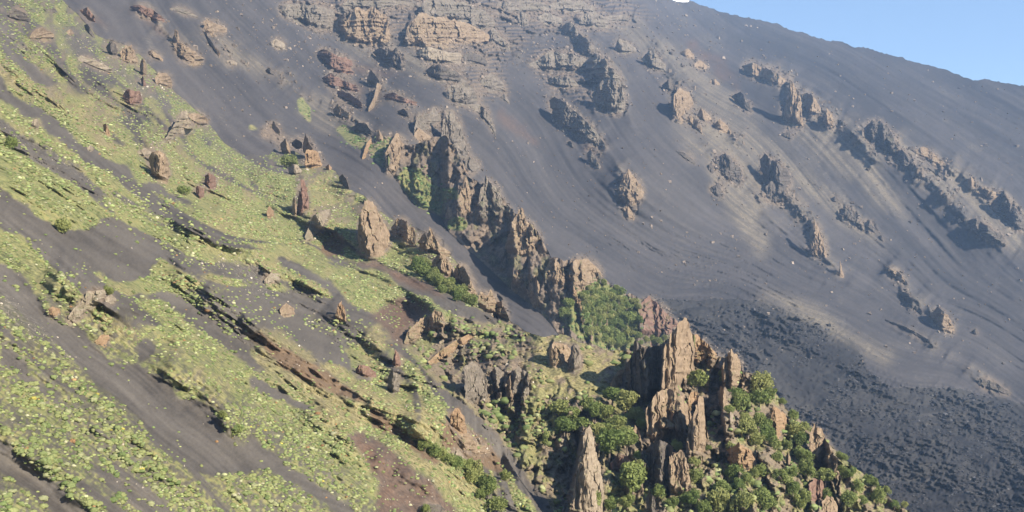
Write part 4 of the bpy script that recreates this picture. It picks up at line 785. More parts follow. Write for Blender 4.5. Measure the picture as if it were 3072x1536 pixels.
def spur_relief(X, Y, SPURS=SPURS, near=False):
    r = np.zeros(X.shape)
    wx = X + 9 * fbm(X / 55, Y / 55, oct=3); wy = Y + 9 * fbm(X / 55 + 31, Y / 55, oct=3)
    for L, h, w in SPURS:
        L = np.array(L); R0 = 4.5 * w
        box = (X > L[:, 0].min() - R0) & (X < L[:, 0].max() + R0) & (Y > L[:, 1].min() - R0) & (Y < L[:, 1].max() + R0)
        x, y = wx[box], wy[box]
        best = np.full(x.shape, 1e9); along = np.zeros(x.shape)
        seg = np.linalg.norm(np.diff(L, axis=0), axis=1); tot = seg.sum(); acc = 0
        for (a, b), l in zip(zip(L[:-1], L[1:]), seg):
            t = np.clip(((x - a[0]) * (b[0] - a[0]) + (y - a[1]) * (b[1] - a[1])) / l ** 2, 0, 1)
            d = np.hypot(x - a[0] - t * (b[0] - a[0]), y - a[1] - t * (b[1] - a[1]))
            k = d < best
            best = np.where(k, d, best); along = np.where(k, (acc + t * l) / tot, along); acc += l
        taper = smooth(0, 0.18, along) * (1 - smooth(0.75, 1.0, along))
        g = 1.0 if near is False else 0.25
        n = 1 + g * 0.45 * vnoise(along * tot / 45, along * 0 + h * 999) + g * 0.3 * vnoise(along * tot / 17, along * 0 + h * 500)
        q = np.zeros(X.shape); q[box] = 0.92 * h * taper * n * np.exp(-(best / w) ** (1.7 if near else 1.15))
        r = np.maximum(r, q) + 0.35 * np.minimum(r, q)
    return r


def saw(X, Y, spines):
    """rock ribs: steep on the left of the spine line, falling away gently on the right"""
    r = np.zeros(X.shape)
    Xw = X + 5 * fbm(X / 40, Y / 40, oct=3) + 3 * vnoise(X / 9, Y / 13)
    for L, amp, dec in spines:
        L = np.array(L, float); ys_, xs_ = L[:, 1], L[:, 0]
        dx = Xw - np.interp(Y, ys_, xs_)
        span = ys_[-1] - ys_[0]
        tp = smooth(-0.12, 0.12, (Y - ys_[0]) / span) * (1 - smooth(0.8, 1.15, (Y - ys_[0]) / span))
        f = np.where(dx > 0, np.exp(-np.maximum(dx, 0) / dec), smooth(-10, 0, dx))
        r = np.maximum(r, amp * tp * f)
    return r


RIBS_FAR = [(zp(2, [(985, 560), (970, 740), (925, 930)]), .030, 60), (zp(2, [(735, 670), (690, 870)]), .024, 60), (zp(2, [(860, 60), (800, 110), (785, 225)]), .022, 110), (zp(2, [(540, 36), (480, 190)]), .02, 90),
            (zp(3, [(490, 270), (520, 400), (480, 530)]), .022, 60), (zp(3, [(895, 430), (875, 600)]), .022, 55), (zp(4, [(165, 395), (150, 615)]), .022, 55), (zp(4, [(620, 615), (700, 780)]), .02, 45),
            (zp(4, [(1245, 965), (1310, 1130)]), .02, 45), (zp(2, [(845, 570), (832, 690)]), .014, 50), (zp(3, [(270, 490), (330, 650)]), .010, 50), (zp(4, [(290, 1120), (272, 1288)]), .012, 30)]
RIBS_RIDGE = [([(1459, 530), (1438, 655)], .020, 70), ([(1563, 632), (1548, 760), (1535, 870)], .036, 80), ([(1655, 768), (1630, 850), (1607, 917)], .022, 55), ([(1700, 800), (1725, 880), (1750, 975)], .022, 70),
              ([(1915, 905), (1925, 1000)], .024, 70), ([(1380, 535), (1372, 640)], .016, 50), ([(1845, 880), (1870, 1000)], .012, 50)]
RIBS_NEAR = [([(2035, 985), (1985, 1150), (1985, 1300)], .060, 75), ([(2196, 1055), (2165, 1180), (2178, 1320)], .055, 80), ([(2105, 1180), (2068, 1370)], .045, 45), ([(2440, 1275), (2475, 1380), (2522, 1530)], .040, 60),
             ([(2272, 1350), (2330, 1500)], .035, 60), ([(1752, 1295), (1728, 1420), (1712, 1560)], .055, 80), ([(2012, 1350), (2010, 1480)], .045, 55), ([(1583, 1110), (1570, 1200), (1560, 1300)], .030, 70),
             ([(1885, 1040), (1870, 1180)], .012, 60), ([(2350, 1230), (2400, 1330), (2440, 1536)], .030, 60), ([(2215, 1400), (2230, 1540)], .03, 60), ([(1100, 600), (1112, 700), (1106, 775)], .022, 55),
             ([(1288, 690), (1320, 760)], .012, 40), ([(1212, 660), (1250, 740)], .012, 40), ([(1382, 795), (1410, 890)], .012, 40), ([(1665, 1010), (1655, 1100)], .02, 50), ([(1725, 1030), (1712, 1110)], .02, 50)]
ROCKY = [[(858, 24), (990, 72), (1121, 131), (1204, 119), (1312, 179), (1467, 203), (1538, 167), (1586, 119), (1729, 95), (1860, 95), (1955, 60), (1900, 0), (1800, -80), (858, -60)],
         [(1250, 130), (1330, 205), (1400, 220), (1490, 200), (1530, 270), (1450, 310), (1390, 250), (1290, 200)],
         [(1590, 160), (1760, 150), (1870, 250), (1860, 340), (1780, 330), (1640, 250), (1590, 200)]]
m_rocky = blur(poly_mask(ROCKY, 2.5), 4)


SR = {}


def depth_far(X, Y):
    D = 1000.0 / np.clip(tB(X, Y), 0.2, 3)
    P = unproj(X, Y, D)
    c, s = streaks(X, Y)
    a = X * 0.77 + Y * 0.64
    ap = look(m_apron, X, Y); lv = smooth(0.1, 0.9, look(blur(m_lava, 18), X, Y) + 0.2 * fbm(X / 50, Y / 30, oct=3))
    rel = 0.008 * fbm(c * 3.5, a / 800, oct=3) + 0.0024 * vnoise(c * 18, a / 260) + 0.0008 * vnoise(c * 40 + 3, a / 180)
    rel += ap * (0.002 + 0.012 * (ridged(P[..., 0] / 40, P[..., 1] / 40, P[..., 2] / 40, oct=4) - 0.4))
    rel += 0.0018 * fbm(P[..., 0] / 14, P[..., 1] / 14, P[..., 2] / 14, oct=3)
    sr = spur_relief(X, Y)
    rel += sr + saw(X, Y, RIBS_FAR)
    SR['far'] = sr
    rk = np.clip(look(m_rocky, X, Y) + 0.8 * smooth(0.05, 0.4, ap) + 0.7 * smooth(0.012, 0.03, sr), 0, 1)
    zz = P[..., 2] + 5 * fbm(P[..., 0] / 70, P[..., 1] / 70, oct=2)
    rel += rk * (0.008 * facets(X / 26 + 0.4 * vnoise(X / 20, Y / 20), Y / 34, 3) + 0.005 * facets(X / 11, Y / 13, 5))
    rel += look(m_rocky, X, Y) * (0.006 * vnoise(zz / 15, X / 90) + 0.004 * vnoise(zz / 6, X / 60) + 0.012 * facets(X / 70 + 0.5 * vnoise(X / 50, Y / 50), Y / 60, 77))
    q = P / 1.0
    l = ridged((q[..., 0] + 0.35 * q[..., 1]) / 34 + 0.8 * vnoise(q[..., 0] / 50, q[..., 1] / 90), q[..., 1] / 150, oct=4) - 0.5
    l2 = fbm(q[..., 0] / 10, q[..., 1] / 55, oct=3)
    big_ = smooth(-0.3, 0.35, fbm(X / 150 + 0.5, Y / 75, oct=3))
    wx_ = X + 14 * fbm(X / 40, Y / 24, oct=2); wy_ = Y + 7 * fbm(X / 40 + 9, Y / 24, oct=2)
    rel += lv * (0.35 + 0.9 * big_) * (0.021 * (ridged((wx_ * .94 + wy_ * .34) / 85, (wy_ * .94 - wx_ * .34) / 19, oct=4) - 0.45) + 0.010 * fbm(wx_ / 17, wy_ / 8, oct=3) + 0.008 * facets(wx_ / 11, wy_ / 6.5, 8)) + lv * 0.02 * fbm(X / 120, Y / 60, oct=2)
    fl = smooth(1500, 1750, X) * (1 - smooth(2250, 2600, X)) * smooth(640, 760, Y) * (1 - lv)            # furrowed rubble above the lava field
    rel += fl * 0.007 * ridged(c * 26 + 0.8 * fbm(X / 40, Y / 40, oct=3), a / 90, oct=4)
    return D * (1 - rel)


SKY = [(-460, -330), (1600, -330), (1900, -160), (1950, -90), (2000, -30), (2033, -14), (2063, 0), (2110, 18), (2170, 36), (2272, 58), (2330, 73), (2400, 97), (2480, 119), (2530, 125), (2562, 141),
       (2600, 142), (2640, 154), (2700, 172), (2770, 194), (2840, 212), (2910, 237), (2960, 240), (3020, 250), (3072, 256), (3300, 290), (3520, 330)]
_sky = fn(SKY)
ytopB = lambda x: _sky(x) + 2.2 * vnoise(x / 7, x * 0) + 2.4 * vnoise(x / 37, x * 0)
xsB = axis(-450, 3510, 0, 3072, 3.0, 15.0); ysB = axis(-330, 1800, -6, 1536, 3.0, 14.0)
farS = Sheet(xsB, ysB, ytopB, lambda x: x * 0 + 1900, depth_far)


def far_attrs(S):
    X, Y = S.X, S.Yc
    c, s = streaks(X, Y)
    n = fbm(X / 40, Y / 40, oct=4)
    ap = look(m_apron, X, Y)
    wood_r = smooth(0.35, 0.6, look(m_vegfar, X, Y) + 0.25 * n)
    sp = smooth(0.006, 0.03, SR['far'])
    tanm = np.clip(0.75 * sp * (0.7 + 0.8 * n) + look(m_tan, X, Y) * (1.0 + 0.5 * n) + 0.55 * smooth(0.05, 0.35, ap) * (0.6 + 0.6 * n), 0, 0.9) * (0.55 + 0.6 * s)
    cliffs = look(m_rocky, X, Y)
    strat = np.sin((Y + 6 * fbm(X / 90, Y / 40, oct=3)) * 0.55 + 4 * n)
    rk = np.clip(look(m_crag_soft, X, Y) * 0.7 + smooth(0.1, 0.45, ap * (1 + 0.9 * n)) * 0.45 + 0.35 * sp * smooth(0.0, 0.4, n) + np.clip(cliffs, 0, 1) * smooth(-0.3, 0.6, strat + n) * 0.8, 0, 1)
    up = smooth(1950, 2300, X) * (1 - smooth(140, 700, Y - 0.5 * (X - 2000)))
    return dict(veg=wood_r, tan=np.clip(1.25 * tanm * (0.45 + 0.75 * smooth(-0.5, 0.5, vnoise(c * 55, (X * .77 + Y * .64) / 260) + 0.5 * vnoise(c * 120, (X * .77 + Y * .64) / 140))), 0, 1), gravel=np.clip(0.5 * smooth(0.1, 0.5, n) * smooth(0.5, 0.9, s), 0, 0.5), red=look(m_redfar, X, Y) * (0.45 + 0.45 * n) * 1.1,
                brown=X * 0, dry=np.clip(0.35 + 0.5 * n, 0, 1), rock=rk, streak=np.clip(s - 0.25 * up - 0.3 * LVS * (1 - look(m_lava, X, Y)) + 0.6 * (1 - LVS) * look(m_lava, X, Y), 0, 1))


LVS = look(blur(m_lava, 22), farS.X, farS.Yc) + 0.3 * fbm(farS.X / 60, farS.Yc / 40, oct=3)
A = {k: np.clip(v, 0, 1).ravel() for k, v in far_attrs(farS).items()}
covered = (farS.Yc > ytopN(farS.X) + 170) & (farS.X < 2500)
covered = covered[1:, :-1] & covered[1:, 1:] & covered[:-1, 1:] & covered[:-1, :-1]
lv = look(m_lava, farS.X, farS.Yc) > 0.5
lvq = lv[1:, :-1] & lv[1:, 1:] & lv[:-1, 1:] & lv[:-1, :-1]
for nm, sel, mt in (('volcano_slope', ~lvq, mat_far), ('lava_field', lvq, mat_lava)):
    q = farS.faces(sel & ~covered)
    used, inv = np.unique(q, return_inverse=True)
    me = np_mesh(nm, farS.P.reshape(-1, 3)[used], inv.reshape(-1, 4), mt, {k: v[used] for k, v in A.items()}, True)
    tag(link(bpy.data.objects.new(nm, me)), kind='structure')
V, q = farS.skirt()
tag(link(bpy.data.objects.new('volcano_far_side', np_mesh('volcano_far_side', V, q, mat_far, {'streak': np.full(len(V), 0.4)}, True))), kind='structure')


m_massif = blur(poly_mask([[(1860, 1035), (1960, 1035), (2050, 955), (2240, 1100), (2250, 1200), (2200, 1400), (2080, 1480), (1960, 1480), (1900, 1330), (1870, 1180)], [(1290, 1080), (1400, 1040), (1560, 1060), (1600, 1180), (1560, 1290), (1480, 1230), (1380, 1200)], [(1700, 1280), (1790, 1280), (1830, 1560), (1640, 1560)]], 2), 4)


def depth_near(X, Y):
    D = 100.0 / np.clip(tN(X, Y), 0.08, 2)
    P = unproj(X, Y, D)
    c, s = streaks(X, Y)
    a = X * 0.77 + Y * 0.64
    wd = look(m_woods, X, Y)
    ash = look(s_ash, X, Y)
    far = smooth(350, 800, D)
    rel = 0.014 * (1 - smooth(0.05, 0.95, ash)) * (1 - 0.6 * far) * (1 - wd)
    rel += (1 - wd) * ((0.012 + 0.022 * smooth(120, 350, D)) * fbm(P[..., 0] / 22, P[..., 1] / 34, P[..., 2] / 22, oct=4) + 0.03 * smooth(150, 420, D) * fbm(c * 9, a / 300, oct=3)) * (1 - 0.7 * ash) * (1 - 0.4 * far)
    rel += (1 - 0.9 * ash) * (1 - wd) * (1 - 0.75 * smooth(180, 520, D)) * (0.012 * fbm(P[..., 0] / 3.2, P[..., 1] / 3.2, P[..., 2] / 3.2, oct=3) + 0.016 * fbm(P[..., 0] / 10, P[..., 1] / 10, P[..., 2] / 10, oct=2)) + wd * 0.006 * fbm(P[..., 0] / 3, P[..., 1] / 3, P[..., 2] / 3, oct=3)
    rel += ash * 0.0012 * fbm(P[..., 0] / 2, P[..., 1] / 2, P[..., 2] / 2, oct=2)
    rel += -0.05 * look(blur(poly_mask([RED[2]], 0.5), 8), X, Y) - 0.014 * look(blur(m_brown, 5), X, Y) * (1 - wd)
    # near wooded ridge: ribs and ravines running down
    dryS = look(m_dry, X, Y)
    rel += wd * (1 - 0.6 * ash) * (1 - 0.8 * dryS) * (0.03 * (ridged(X / 110 + 0.25 * Y / 150, Y / 420, oct=3) - 0.5) + 0.025 * fbm(P[..., 0] / 9, P[..., 1] / 9, P[..., 2] / 14, oct=4) + 0.016 * facets(X / 34 + 0.4 * vnoise(X / 25, Y / 25), Y / 50, 21) + 0.008 * facets(X / 13, Y / 19, 23))
    NR = 1.3 * spur_relief(X, Y, [(L_, h_, w_ * 1.6) for L_, h_, w_ in NRIBS], True) * (1 - 0.35 * far)
    SR['near'] = NR
    rel += saw(X, Y, RIBS_NEAR)
    ms = look(m_massif, X, Y)
    rel += ms * (0.020 * facets(X / 62 + 0.4 * vnoise(X / 40, Y / 40), Y / 95, 51) + 0.010 * facets(X / 26, Y / 42, 53))
    rel += NR
    rel += 0.022 * look(m_apron, X, Y) * (1 - wd)
    b = look(bank, X, Y)
    dist = np.clip(Y - gy(X), 0, 900)
    rel += smooth(0.45, 0.75, b) * 0.07 * np.exp(-dist / 160.0) * smooth(1190, 1300, X)
    return D * (1 - rel)


xsN = axis(-450, 2790, 0, 2760, 3.0, 12.0); ysN = axis(-260, 1760, -6, 1545, 3.0, 12.0)
ytN = lambda x: ytopN(x) + 2.2 * vnoise(x / 11, x * 0 + 3) + 2.5 * vnoise(x / 30, x * 0 + 9)
nearS = Sheet(xsN, ysN, ytN, lambda x: x * 0 + 1800, depth_near)


def near_attrs(S):
    X, Y = S.X, S.Yc
    c, s = streaks(X, Y)
    n = fbm(X / 30, Y / 30, oct=4); n2 = fbm(X / 9, Y / 9, oct=3)
    n3 = fbm(c * 14, (X * 0.77 + Y * 0.64) / 150, oct=3)
    wd = look(m_woods, X, Y)
    veg = 1 - np.maximum(look(m_ash, X, Y), 0.55 * look(m_gravel, X, Y))
    band = fbm(c * 8 + 40, (X * 0.77 + Y * 0.64) / 420, oct=3)
    veg = smooth(0.36, 0.74, veg + 0.34 * n3 + 0.22 * n2 - 0.75 * smooth(0.12, 0.4, band) * (1 - wd) * (1 - 0.5 * look(m_dry, X, Y)))
    red = look(m_red, X, Y); brown = look(m_brown, X, Y)
    veg = veg * (1 - np.clip(red * 1.1, 0, 1)) * (1 - np.clip(brown * 1.1, 0, 1))
    # loose open ground low on the left: clumps with ash between them
    open_ = (smooth(700, 860, Y - 0.62 * X) + 0.4 * smooth(800, 1000, Y) * (1 - smooth(700, 1250, X))).clip(0, 1) * (1 - wd)
    veg = veg * (1 - 0.85 * open_ * smooth(-0.35, 0.2, n2 + 0.5 * n3))
    top_ = (1 - smooth(60, 330, Y - 0.45 * X)) * (1 - wd)
    veg = veg * (1 - 0.75 * top_ * smooth(-0.2, 0.25, n + 0.5 * n2))
    rk = np.clip(look(m_crag_soft, X, Y) * 0.6 + smooth(0.12, 0.5, look(m_apron, X, Y) + 0.25 * n) * 0.65, 0, 1)
    rk = np.maximum(rk, wd * smooth(-0.22, 0.2, n + 0.5 * n2 - 0.3 * look(m_dry, X, Y)) * 0.85)
    rk = np.maximum(rk, look(m_massif, X, Y) * np.clip(0.95 - 0.9 * smooth(0.1, 0.45, n3 + n2), 0, 1))
    slope_top = (1 - smooth(150, 420, Y - 0.35 * X)) * (1 - wd)
    rk = np.maximum(rk, slope_top * smooth(0.12, 0.5, n + 0.4 * n2) * 0.5)
    dry = np.clip(look(m_dry, X, Y) * (0.8 + 0.5 * n) + 0.18 + 0.35 * n, 0, 1)
    dry = np.clip(dry + 0.55 * smooth(0.02, 0.055, SR['near']) * (0.7 + n), 0, 1)
    dry = dry * (1 - wd) + wd * np.clip(np.maximum(0.6 + 0.6 * n, look(m_dry, X, Y) * (0.9 + 0.3 * n)), 0, 1)
    return dict(veg=veg, tan=X * 0, gravel=np.clip(look(m_gravel, X, Y) * (0.7 + 0.6 * n2), 0, 1), red=red * np.clip(0.75 + 0.5 * n, 0, 1), brown=brown, dry=dry, rock=rk * (1 - look(m_ash, X, Y)), streak=s)


NA = near_attrs(nearS)
A = {k: np.clip(v, 0, 1).ravel() for k, v in NA.items()}
woodq = look(m_wood, nearS.X, nearS.Yc) > 0.5
woodq = woodq[1:, :-1] & woodq[1:, 1:] & woodq[:-1, 1:] & woodq[:-1, :-1]
for nm, sel in (('green_slope', ~woodq), ('wooded_ridge', woodq)):
    q = nearS.faces(sel)
    used, inv = np.unique(q, return_inverse=True)
    me = np_mesh(nm, nearS.P.reshape(-1, 3)[used], inv.reshape(-1, 4), mat_near, {k: v[used] for k, v in A.items()}, True)
    tag(link(bpy.data.objects.new(nm, me)), kind='structure')
V, q = nearS.skirt()
tag(link(bpy.data.objects.new('green_slope_far_side', np_mesh('green_slope_far_side', V, q, mat_near, {'streak': np.full(len(V), 0.5), 'veg': np.full(len(V), 0.8)}, True))), kind='structure')

# central spire ridge
def depth_ridge(X, Y):
    top, bot = ytopR(X), ybotR(X)
    foot = farS.depth_at(X, bot) * 0.997
    t = np.clip((bot - Y) / np.maximum(bot - top, 1), 0, 1)
    h = (bot - top) * foot / F
    D = foot + t * h * 0.95                        # a face of about 46 degrees
    P = unproj(X, Y, D)
    rel = smooth(0, 0.15, t) * (saw(X, Y, RIBS_RIDGE) + 0.012 * (ridged(X / 80 + Y / 260, Y / 300, oct=3) - 0.35) + 0.009 * fbm(P[..., 0] / 12, P[..., 1] / 12, P[..., 2] / 20, oct=4) + 0.009 * facets(X / 22 + 0.4 * vnoise(X / 20, Y / 20), Y / 40, 31) + 0.004 * facets(X / 10, Y / 15, 33))
    return D * (1 - rel)


xsR = np.arange(1156, 2196, 3.0); ysR = np.arange(390, 1185, 3.0)
ytR = lambda x: ytopR(x) + 3 * vnoise(x / 9, x * 0 + 5) + 4 * vnoise(x / 26, x * 0 + 2)
ridS = Sheet(xsR, ysR, ytR, lambda x: ybotR(x) + 3, depth_ridge)
X, Y = ridS.X, ridS.Yc
n = fbm(X / 26, Y / 34, oct=4)
vg = smooth(0.35, 0.62, look(m_vegfar, X, Y) + 0.3 * n)
RA = dict(veg=np.maximum(vg, 0.55 * smooth(0.0, 0.4, n)), tan=X * 0, gravel=X * 0, red=X * 0, brown=0.4 * smooth(0, 0.4, -n), dry=np.clip(0.5 - 0.5 * vg + 0.6 * n, 0, 1),
          rock=(1 - vg) * smooth(-0.25, 0.25, -n + 0.12), streak=X * 0 + 0.4)
q = ridS.faces()
used, inv = np.unique(q, return_inverse=True)
me = np_mesh('spire_ridge', ridS.P.reshape(-1, 3)[used], inv.reshape(-1, 4), mat_ridge, {k: np.clip(v, 0, 1).ravel()[used] for k, v in RA.items()}, True)
tag(link(bpy.data.objects.new('spire_ridge', me)), kind='structure')
V, q = ridS.skirt(9)
tag(link(bpy.data.objects.new('spire_ridge_far_side', np_mesh('spire_ridge_far_side', V, q, mat_ridge, {'streak': np.full(len(V), 0.4), 'rock': np.full(len(V), 0.5)}, True))), kind='structure')

SHEETS = {'B': farS, 'N': nearS, 'R': ridS}


def ground_depth(sheet, x, y):
    S = SHEETS[sheet]
    return S.depth_at(np.asarray(x, float), np.asarray(y, float))


# ------------------------------------------------------------------ rock outcrops
def resample(pts, n):
    p = np.array(pts, float)
    L = np.r_[0, np.cumsum(np.linalg.norm(np.diff(p, axis=0), axis=1))]
    t = np.linspace(0, L[-1], n)
    return np.stack([np.interp(t, L, p[:, 0]), np.interp(t, L, p[:, 1])], -1)


def make_crag(idx, name, zone, sh, col, label, crest, foot, o):
    cr, ft = np.array(zp(zone, crest)), np.array(zp(zone, foot))
    allp = np.r_[cr, ft]
    wpx = allp[:, 0].max() - allp[:, 0].min(); hpx = allp[:, 1].max() - allp[:, 1].min()
    plen = np.linalg.norm(np.diff(cr, axis=0), axis=1).sum()
    nu = int(np.clip(plen / 2.6, 8, 110)); nv = int(np.clip(hpx / 2.8, 7, 70))
    C, B = resample(cr, nu), resample(ft, nu)
    s = np.linspace(0, 1, nu); seed = idx * 13.7
    px = np.linspace(0, plen, nu)
    jag = o.get('jag', 1.0)
    env = np.minimum(1, 6 * np.minimum(s, 1 - s))
    hcol = np.maximum(np.linalg.norm(C - B, axis=1), 4)
    jn = (vnoise(px / 11, px * 0 + seed) * 0.5 + vnoise(px / 24, px * 0 + seed + 5) * 0.7 + 0.35 * vnoise(px / 5, px * 0 + seed + 9))
    C[:, 1] -= jag * env * np.minimum(hcol * 0.13, 9) * jn
    C[:, 0] += jag * env * np.minimum(hcol * 0.06, 3) * vnoise(px / 9, px * 0 + seed + 3)
    D0 = ground_depth(sh, B[:, 0], B[:, 1])
    Dm = np.median(D0)
    D0 = np.clip(D0, Dm * 0.9, Dm * 1.1)
    k = np.ones(7) / 7
    if nu > 14:
        D0 = np.convolve(np.pad(D0, 3, mode='edge'), k, 'valid')
    m = Dm / F
    wm, hm = wpx * m, np.median(hcol) * m
    sp = o.get('spine', 0.38)
    thick = o.get('thick', 0.42) * min(wm, 2.2 * hm)
    t = np.linspace(-0.22, 1, nv)
    S_, T = np.meshgrid(s, t)
    wedge = np.where(S_ < sp, S_ / sp, (1 - S_) / (1 - sp))
    wedge = 0.75 * wedge + 0.25 * np.sqrt(np.clip(4 * S_ * (1 - S_), 0, 1))
    Pu = B[None, :, 0] + (C - B)[None, :, 0] * T; Pv = B[None, :, 1] + (C - B)[None, :, 1] * T
    xw = Pu * m; zw = -Pv * m
    big = max(2.2 * m * 8, 0.35 * hm)
    butt = ridged(xw / (big * 1.3) + seed, zw / (big * 4.0), np.full_like(xw, seed), oct=2) - 0.5
    fl = ridged(xw / (big * 0.4) + seed, zw / (big * 1.5), np.full_like(xw, seed + 4), oct=4) - 0.5
    edge = np.minimum(1, 5 * np.minimum(S_, 1 - S_)) * np.minimum(1, 4 * (1.02 - T))
    Tc = np.clip(T, 0, 1)
    off = thick * wedge * (1 - 0.62 * Tc)
    amp = min(0.7 * thick + 0.06 * hm, 0.36 * hm)
    fc = facets(xw / (big * 0.5) + 0.3 * fl, zw / (big * 1.2), 40 + idx) + 0.6 * facets(xw / (big * 0.2) + 7, zw / (big * 0.7), 90 + idx)
    off = off + edge * amp * (0.62 * butt + 0.32 * fl + 0.5 * fc)
    if o.get('strata'):
        st = zw + 0.15 * big * vnoise(xw / (big * 2), zw / big)
        bands = vnoise(st / (big * 0.22), xw / (big * 6), np.full_like(xw, seed)) + 0.6 * vnoise(st / (big * 0.1), xw / (big * 4), np.full_like(xw, seed + 2))
        off = off + edge * amp * 0.28 * bands
    lean = 0.30 * hm * Tc
    base = D0[None, :] + 0.3 * thick + lean
    Df = base - off
    G = ground_depth(sh, Pu, Pv)
    Df = np.where(T > 0.02, np.minimum(Df, G - (edge - 0.25) * 0.35 * thick), Df)
    grow = smooth(-0.03, 0.24, T)                    # the rock grows out of the ground instead of standing on it
    Df = np.where(Df < G, G + (Df - G) * grow, Df)
    Df = np.where(T < 0, np.maximum(Df, G + 0.06 * thick), Df)
    jx = np.minimum(0.06 * wpx, 6) * (0.7 * vnoise(S_ * 3 + 9, zw / (big * 0.55), np.full_like(xw, seed + 8)) + 0.5 * vnoise(S_ * 5 + 9, zw / (big * 0.2), np.full_like(xw, seed + 6))) * np.minimum(1, 3 * np.maximum(0, 1.05 - T))
    front = unproj(Pu + jx, Pv, Df)
    Db = np.maximum(base, Df + 0.05 * thick) + max(thick * 0.6, 0.75 * min(hm, wm * 1.5)) * (wedge + 0.05) * (1 - 0.55 * Tc) + edge * amp * 0.3 * fl
    back = unproj(Pu + jx, Pv, Db)
    h, w = Pu.shape
    V = np.concatenate([front.reshape(-1, 3), back.reshape(-1, 3)])
    id = np.arange(h * w).reshape(h, w); ib = id + h * w
    fq = np.stack([id[:-1, :-1], id[:-1, 1:], id[1:, 1:], id[1:, :-1]], -1).reshape(-1, 4)
    bq = np.stack([ib[:-1, 1:], ib[:-1, :-1], ib[1:, :-1], ib[1:, 1:]], -1).reshape(-1, 4)
    topq = np.stack([id[-1, :-1], id[-1, 1:], ib[-1, 1:], ib[-1, :-1]], -1)
    botq = np.stack([id[0, 1:], id[0, :-1], ib[0, :-1], ib[0, 1:]], -1)
    lq = np.stack([id[1:, 0], ib[1:, 0], ib[:-1, 0], id[:-1, 0]], -1)
    rq = np.stack([id[:-1, -1], ib[:-1, -1], ib[1:, -1], id[1:, -1]], -1)
    faces = np.concatenate([fq, bq, topq, botq, lq, rq])
    o3 = unproj(B[nu // 2, 0], B[nu // 2, 1], D0[nu // 2])
    me = np_mesh(name, V - o3, faces, rock_mat(col, Dm), {'moss': np.full(len(V), 0.9 if sh != 'B' else 0.35)}, False)
    ob = bpy.data.objects.new(name, me); ob.location = o3
    link(ob)
    cat = 'cliff' if name == 'cliff' else 'rock'
    tag(ob, label, cat, 'rock outcrops on the mountainside')


for i, c in enumerate(CRAGS):
    make_crag(i, *c)

# ------------------------------------------------------------------ snow
sx, sy = np.meshgrid(np.linspace(2008, 2068, 24), np.linspace(-14, 13, 12))
cy_ = -3 + 0.16 * (sx - 2036)
q_ = np.clip(1 - ((sx - 2038) / 30) ** 2, 0, 1)
sy2 = cy_ + (sy / 14.0) * 9 * np.sqrt(q_) + 1.5 * vnoise(sx / 8, sy / 8)
sd = farS.depth_at(sx, np.maximum(sy2, ytopB(sx) + 1)) * (0.9965 - 0.003 * q_ * (1 - (sy / 14.0) ** 2))
bsn = MB('old_snow', 0.6); bsn.color(bsn.ramp(bsn.noise(0.05, 4), [(0.3, (0.72, 0.76, 0.82)), (0.7, (0.86, 0.88, 0.9))]))
iq = np.arange(sx.size).reshape(sx.shape)
me = np_mesh('snow_patch', unproj(sx, sy2, sd).reshape(-1, 3), np.stack([iq[1:, :-1], iq[1:, 1:], iq[:-1, 1:], iq[:-1, :-1]], -1).reshape(-1, 4), bsn.m, None, True)
tag(link(bpy.data.objects.new('snow_patch', me)), 'white snow patch near the summit at the top edge', 'snow')

# ------------------------------------------------------------------ loose stones and rubble
def cube_rock(n):
    base = np.array([(x, y, z) for x in (-1, 1) for y in (-1, 1) for z in (-1, 1)], float)
    V = base[None] * rng.uniform(0.35, 1.0, (n, 8, 3))
    ang = rng.uniform(0, 6.28, n); tl = rng.uniform(-0.6, 0.6, n)
    c, s = np.cos(ang)[:, None], np.sin(ang)[:, None]
    x = V[..., 0] * c - V[..., 1] * s; y = V[..., 0] * s + V[..., 1] * c; z = V[..., 2]
    c, s = np.cos(tl)[:, None], np.sin(tl)[:, None]
    return np.stack([x, y * c - z * s, y * s + z * c], -1)
CUBE_F = np.array([(0, 1, 3, 2), (4, 6, 7, 5), (0, 4, 5, 1), (2, 3, 7, 6), (0, 2, 6, 4), (1, 5, 7, 3)])
brb = MB('loose_stone', 0.95); brb.color(brb.mix(0.5, brb.attrc('col'), brb.ramp(brb.noise(0.8, 4), [(0.3, (0.2, 0.2, 0.2)), (0.7, (0.8, 0.8, 0.8))]), 'OVERLAY'))


def rubble(name, sheet, px, py, size_px, cols, tall=0.8):
    D = ground_depth(sheet, px, py)
    P = unproj(px, py, D)
    r = size_px * D / F * 0.5
    V = cube_rock(len(px)) * r[:, None, None] * np.array([1, 1, tall])
    V = V + P[:, None, :] + np.array([0, 0, 0.25])[None, None] * r[:, None, None]
    f = (CUBE_F[None] + 8 * np.arange(len(px))[:, None, None]).reshape(-1, 4)
    me = np_mesh(name, V.reshape(-1, 3), f, brb.m, {'col': np.repeat(cols, 8, 0)})
    return tag(link(bpy.data.objects.new(name, me)), kind='stuff')


def sample(n, x0, x1, y0, y1, prob):
    x = rng.uniform(x0, x1, n); y = rng.uniform(y0, y1, n)
    k = rng.uniform(0, 1, n) < prob(x, y)
    return x[k], y[k]


def farS_spur(x, y):
    i = np.clip(np.interp(x, xsB, np.arange(len(xsB))).astype(int), 0, len(xsB) - 1); j = np.clip(np.interp(y, ysB, np.arange(len(ysB))).astype(int), 0, len(ysB) - 1)
    return SR['far'][j, i]


